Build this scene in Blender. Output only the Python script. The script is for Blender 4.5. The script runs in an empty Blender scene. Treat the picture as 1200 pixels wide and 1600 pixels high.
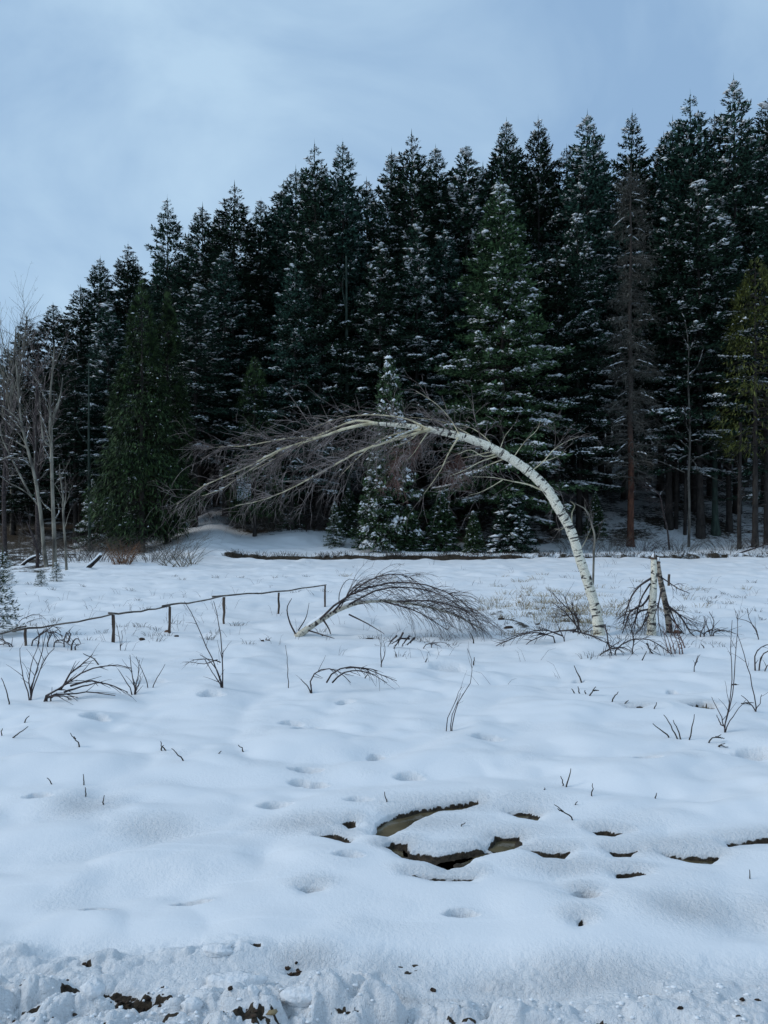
import bpy, math
import numpy as np
from math import radians

# ------------------------------------------------------------------ camera, sky, sun, exposure
S = bpy.context.scene
CAMH, FPX = 2.4, 1155.0
cam = bpy.data.objects.new('camera', bpy.data.cameras.new('camera'))
S.collection.objects.link(cam); S.camera = cam
cam.location = (0, 0, CAMH); cam.rotation_euler = (radians(90), 0, 0)
cam.data.sensor_fit = 'VERTICAL'; cam.data.sensor_height = 36; cam.data.sensor_width = 27
cam.data.lens = 36 * FPX / 1600; cam.data.clip_start = 0.05; cam.data.clip_end = 2000

SUN_EL, SUN_AZ = 34, -100          # degrees; azimuth measured from +y towards +x
W = bpy.data.worlds.new('World'); S.world = W; W.use_nodes = True
nt = W.node_tree; nt.nodes.clear()
def nn(t, kind, **kw):
    n = t.nodes.new(kind)
    for k, v in kw.items():
        if k in n.inputs: n.inputs[k].default_value = v
        else: setattr(n, k, v)
    return n
sky = nn(nt, 'ShaderNodeTexSky', sky_type='NISHITA', sun_disc=False)
sky.sun_elevation = radians(SUN_EL); sky.sun_rotation = radians(SUN_AZ)
tc = nn(nt, 'ShaderNodeTexCoord')
mp = nn(nt, 'ShaderNodeMapping'); mp.inputs['Scale'].default_value = (1.0, 1.0, 1.7); mp.inputs['Location'].default_value = (7.3, 1.4, 0.2)
no = nn(nt, 'ShaderNodeTexNoise', Scale=2.3, Detail=6.0, Roughness=0.52, Distortion=0.5)
rp = nn(nt, 'ShaderNodeValToRGB')
rp.color_ramp.elements[0].position = 0.38; rp.color_ramp.elements[0].color = (2.7, 4.25, 6.35, 1)
rp.color_ramp.elements[1].position = 0.66; rp.color_ramp.elements[1].color = (4.5, 6.25, 8.0, 1)
mx = nn(nt, 'ShaderNodeMix', data_type='RGBA'); mx.inputs[0].default_value = 0.9
bg = nn(nt, 'ShaderNodeBackground', Strength=0.1)
wo = nn(nt, 'ShaderNodeOutputWorld')
L = nt.links.new
L(tc.outputs['Generated'], mp.inputs[0]); L(mp.outputs[0], no.inputs['Vector']); L(no.outputs[0], rp.inputs[0])
L(sky.outputs[0], mx.inputs[6]); L(rp.outputs[0], mx.inputs[7]); L(mx.outputs[2], bg.inputs[0]); L(bg.outputs[0], wo.inputs[0])

sun = bpy.data.objects.new('sun', bpy.data.lights.new('sun', 'SUN'))
S.collection.objects.link(sun); sun.data.energy = 1.1; sun.data.angle = radians(18); sun.data.color = (1.0, 0.985, 0.96)
sun.rotation_euler = (radians(90 - SUN_EL), 0, radians(180 - SUN_AZ))
sun.location = (0, 0, 60)
S.view_settings.view_transform = 'Standard'; S.view_settings.look = 'None'
S.view_settings.exposure = 0.17; S.view_settings.gamma = 1.0; S.view_settings.use_curve_mapping = False
S.render.engine = 'CYCLES'; S.cycles.max_bounces = 5; S.cycles.diffuse_bounces = 3

# ------------------------------------------------------------------ numpy helpers
rng = np.random.default_rng(7)
def norm(v):
    return v / np.maximum(np.linalg.norm(v, axis=-1, keepdims=True), 1e-9)
def perlin(x, y, seed=0):
    xi = np.floor(x).astype(np.int64); yi = np.floor(y).astype(np.int64)
    fx = x - xi; fy = y - yi
    def g(ix, iy, dx, dy):
        h = (ix * 374761393 + iy * 668265263 + seed * 974634777) & 0xffffffff
        h = ((h ^ (h >> 13)) * 1274126177) & 0xffffffff
        a = ((h ^ (h >> 16)) & 0xffff) / 65536.0 * 2 * np.pi
        return np.cos(a) * dx + np.sin(a) * dy
    u = fx * fx * fx * (fx * (fx * 6 - 15) + 10); v = fy * fy * fy * (fy * (fy * 6 - 15) + 10)
    a = g(xi, yi, fx, fy); b = g(xi + 1, yi, fx - 1, fy); c = g(xi, yi + 1, fx, fy - 1); d = g(xi + 1, yi + 1, fx - 1, fy - 1)
    return (a + (b - a) * u) + ((c + (d - c) * u) - (a + (b - a) * u)) * v
def fbm(x, y, o=3, seed=0):
    s = 0; a = 1
    for k in range(o):
        s = s + a * perlin(x * 2 ** k, y * 2 ** k, seed + k); a *= 0.5
    return s
def sstep(a, b, x):
    t = np.clip((x - a) / (b - a), 0, 1); return t * t * (3 - 2 * t)
def cells(x, y, seed):
    """rounded clods: height 0..1"""
    xi = np.floor(x).astype(np.int64); yi = np.floor(y).astype(np.int64); out = np.zeros_like(x)
    for dx in (-1, 0, 1):
        for dy in (-1, 0, 1):
            ix = xi + dx; iy = yi + dy
            h = (ix * 73856093 ^ iy * 19349663 ^ seed * 83492791) & 0xffffffff
            h = ((h ^ (h >> 15)) * 2246822519) & 0xffffffff
            r1 = (h & 1023) / 1023.; r2 = ((h >> 10) & 1023) / 1023.; r3 = ((h >> 20) & 1023) / 1023.
            d2 = (x - ix - r1) ** 2 + (y - iy - r2) ** 2; R = 0.3 + 0.5 * r3
            out = np.maximum(out, R * np.sqrt(np.clip(1 - d2 / R ** 2, 0, 1)))
    return out

def gp(px, py, z=0.0):
    """the place on level ground that the photograph shows at this point"""
    d = (CAMH - z) * FPX / (py - 800.0)
    return np.array([(px - 600.0) / FPX * d, d])
def at(px, py, d):
    return np.array([(px - 600.0) / FPX * d, d, CAMH - (py - 800.0) / FPX * d])

# ------------------------------------------------------------------ the ground's shape
POOLS = [  # outlines of the holes in the snow over the stream: (outline, depth)
 ([(584,1297),(588,1280),(608,1268),(650,1258),(690,1252),(745,1246),(750,1250),(720,1257),(688,1260),(658,1271),(632,1286),(606,1300)], .10),
 ([(600,1317),(612,1310),(636,1311),(642,1326),(680,1330),(720,1325),(760,1317),(782,1322),(765,1329),(742,1336),(722,1350),(700,1354),(665,1342),(630,1336)], .07),
 ([(760,1313),(775,1300),(812,1298),(818,1312),(800,1320),(770,1319)], .08),
 ([(826,1321),(850,1322),(890,1325),(882,1336),(850,1334)], .07),
 ([(795,1262),(825,1260),(846,1267),(838,1275),(815,1271)], .08),
 ([(500,1297),(520,1293),(553,1304),(545,1312),(520,1303)], .08),
 ([(535,1280),(550,1276),(560,1284),(545,1287)], .06),
 ([(952,1324),(997,1321),(985,1331),(960,1331)], .08),
 ([(1035,1325),(1075,1328),(1128,1329),(1112,1343),(1080,1339),(1050,1331)], .10),
 ([(1132,1310),(1170,1307),(1200,1304),(1280,1300),(1285,1309),(1190,1314),(1140,1317)], .08),
 ([(640,1363),(680,1364),(742,1365),(735,1371),(680,1371)], .10),
 ([(960,1357),(990,1355),(1008,1360),(985,1365),(965,1365)], .08),
 ([(1073,1098),(1100,1095),(1122,1102),(1110,1107),(1085,1103)], .12),
 ([(976,1101),(1007,1101),(1000,1106),(985,1106)], .10),
 ([(925,1293),(950,1290),(978,1294),(960,1300),(935,1299)], .06),
 ([(997,1521),(1012,1519),(1029,1526),(1027,1538),(1005,1536)], .16),
 ([(902,1433),(909,1431),(914,1437),(905,1441)], .10),
 ([(475,1385),(490,1381),(499,1386),(480,1389)], .06),
]
PRINTS = [  # footprints and small collapsed spots: px, py, half width m, half depth m, depth m
 (472,1134,.10,.09,.10),(492,1132,.09,.07,.08),(455,1126,.12,.07,.05),(588,1172,.08,.07,.09),(478,1196,.13,.05,.08),(495,1213,.09,.06,.09),(470,1210,.10,.05,.04),(540,1095,.1,.1,.05),(915,1391,.07,.055,.07),
 (487,1384,.07,.025,.06),(560,1250,.10,.04,.07),(1180,1168,.2,.1,.05),(235,1066,.25,.15,.07),(1050,1074,.07,.05,.08),(700,1040,.3,.2,.05),(905,1056,.1,.1,.04),(430,1250,.12,.06,.05),(330,1090,.14,.1,.06),(150,1120,.14,.1,.06),(640,1205,.12,.06,.05),(760,1150,.15,.08,.05),(1010,1190,.12,.07,.05),(60,1240,.1,.05,.05),(545,1340,.09,.04,.05),(300,1400,.10,.035,.05),(720,1420,.09,.035,.05),(150,1410,.08,.03,.04)]
POOLW = [(np.array([gp(*p) for p in poly]), dep) for poly, dep in POOLS]
DIPS = [  # soft hollows: px, py, half width m, half depth m, depth m, roughness
 (120,1262,.35,.28,.05,.8),(235,1292,.40,.22,.05,.7),(480,1290,.45,.2,.05,.9),(915,1391,.13,.10,.05,1.),(1095,1430,.38,.2,.04,.9),(1195,1432,.3,.2,.04,.6),
 (930,1515,.62,.16,.10,1.),(780,1515,.45,.15,.05,.8),(620,1500,.4,.14,.05,.7),(890,1358,.4,.15,.05,.8),(665,1292,.5,.2,.04,.8),(700,1262,.7,.2,.04,.8),
 (480,1130,.32,.25,.05,.2),(485,1205,.3,.28,.05,.3),(590,1172,.2,.15,.04,.2),(820,1258,.4,.18,.05,.6),(790,1308,.5,.2,.04,.6),(1060,1330,.6,.2,.05,.8),
 (470,1490,.28,.12,.05,1.),(620,1525,.25,.1,.04,1.),(1180,1170,.4,.3,.04,.1),(330,1215,.5,.25,.03,.1),(850,1050,1.2,.7,.06,0),(400,1320,.5,.25,.04,.1),
 (90,1330,.6,.3,.04,.1),(250,1370,.6,.25,.04,.2),(600,1430,.7,.2,.04,.1),(1000,1290,.5,.2,.04,.3),(1040,1250,.5,.3,.04,0)]
DIPW = [(*gp(a, b), c, d, e, f) for a, b, c, d, e, f in DIPS]
SOIL = [(60,1575,.10,.03,.6),(540,1570,.08,.02,.55),(700,1598,.12,.04,.6),(1050,1592,.12,.03,.55),(250,1592,.14,.03,.6),(1150,1560,.06,.02,.5),(940,1575,.07,.02,.5),(520,1500,.12,.04,.45),(60,1505,.12,.02,.35),(205,1545,.17,.05,1.),(110,1540,.05,.05,1.),(140,1550,.07,.03,.8),(180,1530,.12,.02,.9),(240,1545,.05,.03,.9),(460,1492,.05,.04,.7),(527,1590,.05,.04,1.),(135,1493,.03,.02,1.),(400,1470,.03,.015,1.),
        (395,1505,.02,.02,1.),(615,1525,.05,.02,.6),(328,1547,.04,.03,.6),(395,1590,.16,.05,.6),(840,1590,.14,.04,.5),(720,1575,.10,.03,.45),(640,1480,.10,.05,.35)]
PRINTW = [(*gp(a, b), c, d, e) for a, b, c, d, e in PRINTS]
SOILW = [(*gp(a, b), c, d, e) for a, b, c, d, e in SOIL]

def poly_sd(x, y, P):
    """signed distance, negative inside"""
    d2 = np.full(x.shape, 1e9); ins = np.zeros(x.shape, bool); n = len(P)
    for i in range(n):
        a = P[i]; b = P[(i + 1) % n]; e = b - a
        t = np.clip(((x - a[0]) * e[0] + (y - a[1]) * e[1]) / (e @ e), 0, 1)
        d2 = np.minimum(d2, (x - a[0] - t * e[0]) ** 2 + (y - a[1] - t * e[1]) ** 2)
        if abs(b[1] - a[1]) > 1e-12:
            c = ((a[1] > y) != (b[1] > y)) & (x < (b[0] - a[0]) * (y - a[1]) / (b[1] - a[1]) + a[0]); ins ^= c
    d = np.sqrt(d2); return np.where(ins, -d, d)

def edge_y(x):      # where the meadow ends and the forest bank starts
    return 39.3 + 0.35 * perlin(x * .25, x * 0, 5) + np.where(x > 0, .05 * x, 0)

def ground(x, y):
    x = np.asarray(x, float); y = np.asarray(y, float); sh = x.shape
    x = x.ravel(); y = y.ravel()
    near = 1 - sstep(42, 50, y)
    z = 0.10 * fbm(x / 5, y / 4, 2, 1) * near
    n1 = perlin(x / 1.5 + .3 * perlin(x, y, 9), y / .95, 21); n2 = perlin(x / .62, y / .42, 31)
    far = sstep(3, 9, y)
    z = z + near * ((0.17 + .07 * far) * np.sqrt(n1 ** 2 + .004) + 0.062 * np.sqrt(n2 ** 2 + .004) * (1 - .3 * far) - .06)
    z = z + 0.030 * perlin(x / .30, y / .21, 41) * sstep(.2, .6, fbm(x / 1.3, y / 1.1, 2, 47) + .3) * near
    rough = 0.18 * sstep(.1, .5, fbm(x / .9, y / .5, 2, 77)); bare = np.zeros_like(x)
    m = (y > 2.4) & (y < 12)
    if m.any():
        xs, ys = x[m], y[m]; zz = np.zeros_like(xs); rr = np.zeros_like(xs); bb = np.zeros_like(xs)
        for cx, cy, a, b, dep, ro in DIPW:
            q = ((xs - cx) / a) ** 2 + ((ys - cy) / b) ** 2
            # the far wall of a hollow is steeper than the near one
            k = np.exp(-q * np.where(ys > cy, 1.3, .9)); zz -= dep * k; rr = np.maximum(rr, ro * np.exp(-(((xs - cx) / a) ** 2 + ((ys - cy - b * .5) / b) ** 2) * 1.2))
        for cx, cy, a, b, dep in PRINTW:
            wv = .015 * perlin(xs / .07, ys / .05, 12); q = np.sqrt(((xs - cx) / a) ** 2 + ((ys - cy) / b) ** 2) + wv / .03 * .25
            zz -= 1.7 * dep * (1 - sstep(.55, np.where(ys > cy, 1.05, 1.5), q)); rr = np.maximum(rr, .8 * np.exp(-q * q))
        flat = np.zeros_like(xs); z0 = z[m].copy()
        for P, dep in POOLW:
            c_ = P.mean(0); hw = (P.max(0) - P.min(0)) / 2; flat = np.maximum(flat, np.exp(-(np.maximum(np.abs(xs - c_[0]) - hw[0], 0) / .35) ** 2 - (np.maximum(np.abs(ys - c_[1]) - hw[1], 0) / .22) ** 2))
        z0 = z0 * (1 - .92 * flat) + .01 * flat; zz = zz * (1 - .6 * flat)
        for P, dep in POOLW:
            lo = P.min(0) - .5; hi = P.max(0) + .5
            k = (xs > lo[0]) & (xs < hi[0]) & (ys > lo[1]) & (ys < hi[1])
            if not k.any(): continue
            xx, yy = xs[k], ys[k]
            sd = poly_sd(xx, yy, P) + .018 * perlin(xx / .13, yy / .09, 3) + .003 * perlin(xx / .03, yy / .03, 4)
            s_ = min(1, P[:, 1].mean() / 6)
            w = 1 - sstep(-.022, .010, sd)
            zz[k] -= .03 * np.exp(-(np.maximum(sd, 0) / .06) ** 2); zz[k] = zz[k] * (1 - w) + w * (-(dep + .005) + .045 * fbm(xx / .16, yy / .12, 3, 15) - z0[k])
            bb[k] = np.maximum(bb[k], (1 - sstep(-.010, .003, sd - .014 * (yy > P[:, 1].mean()) * np.clip(.35 + 1.0 * perlin(xx / .13, yy / .06, 19), 0, 1))) * .85)
            rr[k] = np.maximum(rr[k], .9 * np.exp(-(np.maximum(sd, 0) / .12) ** 2) * sstep(-.1, .1, yy - P[:, 1].mean()))
        # ploughed rim by the road
        edge = 4.05 + .12 * perlin(xs / .9, xs * 0, 61) - .05 * xs
        pl = 1 - sstep(-.12, .22, ys - edge)
        wx = xs + .06 * perlin(xs / .12, ys / .12, 81); wy = ys + .05 * perlin(xs / .12, ys / .12, 82); c = .30 * cells(wx / .36, wy / .22, 1) + .20 * cells(wx / .16, wy / .12, 2) + .10 * cells(wx / .07, wy / .055, 3) + .04 * cells(wx / .03, wy / .025, 4)
        patch = sstep(-.25, .3, fbm(xs / .7, ys / .3, 2, 69))
        low_ = 1 - sstep(3.62, 3.86, ys + .08 * perlin(xs / .4, ys / .4, 83)); zz += pl * (.46 * c * (1 - .5 * sstep(-.1, 1.2, xs)) * (.12 + .88 * np.clip(patch * .5 + low_ * .7, 0, 1)) - .06); rr = np.maximum(rr, pl * .55)
        zz -= .05 * np.exp(-((ys - edge - .05) / .12) ** 2) * (.5 + .5 * perlin(xs / .6, ys / .6, 71))
        for cx, cy, a, b, s in SOILW:
            q = ((xs - cx) / a) ** 2 + ((ys - cy) / b) ** 2
            e = np.exp(-q) * s; bb = np.maximum(bb, sstep(.32, .5, e + .5 * fbm(xs / .05, ys / .035, 2, 73) * np.exp(-q * .3))); zz -= .04 * e
        z[m] = z0 + zz; rough[m] = np.maximum(rough[m], rr); bare[m] = bb
    # ditch with a dark cut bank along the far side of the meadow
    ey = edge_y(x); dd = y - ey; on = sstep(-9.6, -7.2, x) * near
    k = sstep(-1.5, -.7, dd) * (1 - sstep(-.3, .25, dd)); z = z - on * .5 * k
    z = z + on * .12 * sstep(0, .2, dd) * (1 - sstep(1, 6, dd))
    bare = np.maximum(bare, on * sstep(-.75, -.45, dd) * (1 - sstep(.12, .3, dd)) * (.95 - .35 * sstep(5, 9, x) + .45 * perlin(x / 1.1, y * 0, 88) + .3 * perlin(x / .3, y / .3, 89)))
    # forest slope
    right = sstep(-14, 6, x); hs = .07 + .13 * right
    up = np.clip(y - 41, 0, None); hill = hs * up * sstep(0, 10, up) + .03 * up
    hill = np.where(up > 60, hs * 60 + 1.8 + (up - 60) * .05, hill)
    z = z + hill
    # the track that climbs into the forest on the left, banked up beside the brush
    pathx = -10.3 - (y - 36) * .10; pb = np.exp(-((x - pathx) / 2.3) ** 2) * sstep(33, 49, y) * (1 - sstep(60, 80, y))
    z = z + 1.2 * pb - .12 * np.exp(-((x - pathx) / .8) ** 2) * sstep(35, 38, y) + .75 * np.exp(-((x + 5.5) / 4.5) ** 2) * sstep(40, 45, y)
    fl = sstep(2.5, 6.5, dd + 1.5 * fbm(x / 3, y / 3, 2, 91)) * (1 - .9 * np.exp(-((x - pathx) / 1.5) ** 2))
    fl = fl * np.where(x > 11, .78, 1.0) * (.8 + .5 * fbm(x / 2.3, y / 2.3, 2, 93)) * (1 - .8 * np.exp(-((x + 6) / 4.5) ** 4) * (1 - sstep(45, 47, y)))
    # left corner: dark brushy ground that reaches further forward
    lc = sstep(-12.4, -14.5, x + (y - 31) * .33) * sstep(28.5, 31.5, y + .6 * perlin(x / 1.2, y, 95)) * (.65 + .5 * fbm(x / 1.2, y / 1.2, 2, 96))
    bare = np.maximum(bare, np.clip(np.maximum(fl, lc), 0, 1) * .8)
    # tussocks showing through on the meadow behind the birches
    tz = 1.0 * np.exp(-((x - 3.4) / 2.2) ** 2 - ((y - 16.3) / 1.5) ** 2) + .6 * np.exp(-((x - 11.5) / 5.5) ** 2 - ((y - 19) / 4.5) ** 2) + .3 * sstep(20, 30, y) * (1 - sstep(36, 38, y))
    tt = fbm(x / .5, y / .8, 3, 99); z = z + .05 * tz * tt * near
    bare = np.maximum(bare, near * sstep(-.02, .35, tt) * np.clip(tz, 0, 1.1) * .72)
    # road embankment behind the photographer's feet
    z = z + .75 * (1 - sstep(1.4, 2.7, y)) + .38 * np.clip(y - 74, 0, 40) * (1 - .6 * right) * sstep(-75, -50, x)
    z = z + .06 * fbm(x / 1.2, y / 1.2, 3, 97) * sstep(42, 48, y)
    return z.reshape(sh), bare.reshape(sh), rough.reshape(sh)
def gz(x, y): return float(ground(np.array([x]), np.array([y]))[0][0])

# ------------------------------------------------------------------ materials
def mat(name):
    m = bpy.data.materials.new(name); m.use_nodes = True; return m, m.node_tree, m.node_tree.nodes['Principled BSDF']
def noise_mat(name, c1, c2, scale=5, rough=.8, detail=4, bump=0, lo=.35, hi=.65, stretch=(1, 1, 1), spec=.3, obj_var=0, transl=0):
    m, t, b = mat(name)
    co = nn(t, 'ShaderNodeTexCoord'); mpn = nn(t, 'ShaderNodeMapping'); mpn.inputs['Scale'].default_value = stretch
    n = nn(t, 'ShaderNodeTexNoise', Scale=scale, Detail=detail)
    r = nn(t, 'ShaderNodeValToRGB'); r.color_ramp.elements[0].position = lo; r.color_ramp.elements[1].position = hi
    r.color_ramp.elements[0].color = (*c1, 1); r.color_ramp.elements[1].color = (*c2, 1)
    t.links.new(co.outputs['Object'], mpn.inputs[0]); t.links.new(mpn.outputs[0], n.inputs['Vector']); t.links.new(n.outputs[0], r.inputs[0])
    out = r.outputs[0]
    if obj_var:
        oi = nn(t, 'ShaderNodeObjectInfo'); hv = nn(t, 'ShaderNodeHueSaturation')
        mr = nn(t, 'ShaderNodeMapRange'); mr.inputs[3].default_value = 1 - obj_var; mr.inputs[4].default_value = 1 + obj_var
        mh = nn(t, 'ShaderNodeMapRange'); mh.inputs[3].default_value = .5 - obj_var * .09; mh.inputs[4].default_value = .5 + obj_var * .05
        t.links.new(oi.outputs['Random'], mr.inputs[0]); t.links.new(mr.outputs[0], hv.inputs['Value'])
        t.links.new(oi.outputs['Random'], mh.inputs[0]); t.links.new(mh.outputs[0], hv.inputs['Hue'])
        t.links.new(out, hv.inputs['Color']); out = hv.outputs[0]
    t.links.new(out, b.inputs['Base Color']); b.inputs['Roughness'].default_value = rough; b.inputs['Specular IOR Level'].default_value = spec
    if bump:
        bp = nn(t, 'ShaderNodeBump', Strength=bump, Distance=.02); t.links.new(n.outputs[0], bp.inputs['Height']); t.links.new(bp.outputs[0], b.inputs['Normal'])
    return m
M = {}
M['needles'] = noise_mat('spruce_needles', (.002, .006, .005), (.056, .122, .080), 4.5, .75, 2, lo=.42, hi=.62, obj_var=.5, spec=.25)
M['needles_green'] = noise_mat('fir_needles', (.008, .022, .010), (.095, .170, .070), 4.5, .7, 2, lo=.42, hi=.62, obj_var=.1)
M['cedar'] = noise_mat('dark_green_drooping_foliage', (.003, .010, .004), (.060, .110, .035), 3.5, .7, 2, lo=.42, hi=.64, obj_var=.12)
M['yellow'] = noise_mat('yellow_green_foliage', (.012, .018, .005), (.13, .145, .03), 3, .7, 3)
M['dead'] = noise_mat('dead_grey_needles', (.03, .03, .024), (.09, .09, .075), 1.5, .85, 3)
M['pine'] = noise_mat('pine_needles', (.02, .04, .02), (.06, .09, .04), 6, .7, 3)
M['bark'] = noise_mat('spruce_bark', (.016, .013, .012), (.05, .042, .036), 6, .9, 5, .6, stretch=(1, 1, .3))
M['redbark'] = noise_mat('red_brown_bark', (.035, .014, .010), (.13, .055, .033), 5, .9, 5, .6, stretch=(1, 1, .5))
M['darkgrey'] = noise_mat('dark_grey_bark', (.05, .045, .04), (.14, .13, .11), 6, .85, 5, .4, stretch=(1, 1, .3))
_m = M['redbark']; _t = _m.node_tree; _b = _t.nodes['Principled BSDF']; _old = _b.inputs['Base Color'].links[0].from_socket
_co = nn(_t, 'ShaderNodeTexCoord'); _sx = nn(_t, 'ShaderNodeSeparateXYZ'); _mr = nn(_t, 'ShaderNodeMapRange'); _mr.inputs[1].default_value = 4.5; _mr.inputs[2].default_value = 8
_mx = nn(_t, 'ShaderNodeMix', data_type='RGBA'); _mx.inputs[7].default_value = (.05, .04, .034, 1)
_t.links.new(_co.outputs['Object'], _sx.inputs[0]); _t.links.new(_sx.outputs[2], _mr.inputs[0]); _t.links.new(_mr.outputs[0], _mx.inputs[0]); _t.links.new(_old, _mx.inputs[6]); _t.links.new(_mx.outputs[2], _b.inputs['Base Color'])
M['greybark'] = noise_mat('grey_bark', (.05, .045, .038), (.30, .275, .22), 4, .85, 5, .4, stretch=(1, 1, .3))
M['greenbark'] = noise_mat('mossy_bark', (.018, .03, .024), (.05, .075, .058), 6, .85, 5, .4, stretch=(1, 1, .3))
M['twig'] = noise_mat('dark_twig_bark', (.030, .022, .022), (.085, .065, .06), 9, .8, 3)
M['purple'] = noise_mat('purple_brown_birch_twigs', (.08, .064, .060), (.33, .275, .255), 3, .8, 3)
M['redtwig'] = noise_mat('reddish_brown_catkin_twigs', (.10, .05, .04), (.22, .13, .11), 4, .85, 3)
M['orange'] = noise_mat('rusty_dry_shrub', (.10, .045, .02), (.24, .12, .06), 5, .85, 3)
M['limb'] = noise_mat('pale_yellow_limb_bark', (.34, .29, .18), (.74, .66, .46), 7, .7, 4, .2)
M['straw'] = noise_mat('dry_straw', (.14, .10, .05), (.42, .34, .2), 3, .85, 3)
M['darkstem'] = noise_mat('dark_dead_stems', (.02, .016, .012), (.07, .055, .04), 5, .85, 3)
M['wood'] = noise_mat('weathered_brown_wood', (.035, .024, .018), (.14, .10, .075), 9, .85, 5, .5, stretch=(1, 1, .25))
M['rail'] = noise_mat('weathered_grey_pole', (.05, .042, .036), (.20, .17, .145), 9, .85, 5, .5, stretch=(.3, 1, 1))
M['soil'] = noise_mat('dark_soil', (.012, .008, .006), (.07, .045, .03), 30, .9, 5, .8)
M['leaf'] = noise_mat('brown_dead_leaf', (.05, .025, .015), (.16, .085, .05), 12, .8, 4, .5)
M['snow'] = noise_mat('branch_snow', (.78, .80, .82), (.86, .87, .88), 8, .65, 3, .25)
M['block'] = noise_mat('ploughed_snow', (.70, .71, .72), (.82, .83, .845), 30, .75, 5, 1.0)

# meadow snow with soil where the snow is missing
m, t, b = mat('meadow_snow'); M['ground'] = m
geo = nn(t, 'ShaderNodeNewGeometry')
ab = nn(t, 'ShaderNodeAttribute', attribute_name='bare'); ar = nn(t, 'ShaderNodeAttribute', attribute_name='rough')
n1 = nn(t, 'ShaderNodeTexNoise', Scale=3.5, Detail=6., Roughness=.65); n2 = nn(t, 'ShaderNodeTexNoise', Scale=28., Detail=5., Roughness=.7)
n3 = nn(t, 'ShaderNodeTexNoise', Scale=75., Detail=2., Roughness=.5)
for n in (n1, n2, n3): t.links.new(geo.outputs['Position'], n.inputs['Vector'])
def mth(op, a, b_, c=None):
    k = nn(t, 'ShaderNodeMath', operation=op)
    for i, v in enumerate((a, b_, c)):
        if v is None: continue
        if isinstance(v, (int, float)): k.inputs[i].default_value = v
        else: t.links.new(v, k.inputs[i])
    return k.outputs[0]
nsum = mth('ADD', mth('MULTIPLY', mth('SUBTRACT', n1.outputs[0], .5), 1.5), mth('MULTIPLY', mth('SUBTRACT', n2.outputs[0], .5), .9))
edge = mth('ADD', ab.outputs['Fac'], mth('MULTIPLY', nsum, mth('MULTIPLY', ab.outputs['Fac'], mth('SUBTRACT', 1.6, ab.outputs['Fac']))))
mr = nn(t, 'ShaderNodeMapRange'); mr.inputs[1].default_value = .42; mr.inputs[2].default_value = .56; t.links.new(edge, mr.inputs[0])
sc = nn(t, 'ShaderNodeValToRGB'); sc.color_ramp.elements[0].position = .35; sc.color_ramp.elements[1].position = .7
sc.color_ramp.elements[0].color = (.018, .014, .010, 1); sc.color_ramp.elements[1].color = (.095, .07, .045, 1); t.links.new(n2.outputs[0], sc.inputs[0])
# plough grime: faint grey-brown staining in the rough snow
st = nn(t, 'ShaderNodeMapRange'); st.inputs[1].default_value = .56; st.inputs[2].default_value = .78; t.links.new(n2.outputs[0], st.inputs[0])
gr = nn(t, 'ShaderNodeMix', data_type='RGBA'); gr.inputs[6].default_value = (.80, .815, .83, 1); gr.inputs[7].default_value = (.50, .47, .43, 1)
t.links.new(mth('MULTIPLY', mth('MULTIPLY', st.outputs[0], ar.outputs['Fac']), .12), gr.inputs[0])
cm = nn(t, 'ShaderNodeMix', data_type='RGBA'); t.links.new(mr.outputs[0], cm.inputs[0]); t.links.new(gr.outputs[2], cm.inputs[6]); t.links.new(sc.outputs[0], cm.inputs[7])
t.links.new(cm.outputs[2], b.inputs['Base Color']); b.inputs['Roughness'].default_value = .7; b.inputs['Specular IOR Level'].default_value = .25
hgt = mth('ADD', mth('MULTIPLY', n2.outputs[0], mth('ADD', mth('MULTIPLY', ar.outputs['Fac'], .045), .0025)), mth('MULTIPLY', n3.outputs[0], mth('ADD', mth('MULTIPLY', ar.outputs['Fac'], .010), .0012)))
bp = nn(t, 'ShaderNodeBump', Strength=1.0, Distance=1.0); t.links.new(hgt, bp.inputs['Height']); t.links.new(bp.outputs[0], b.inputs['Normal'])

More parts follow.
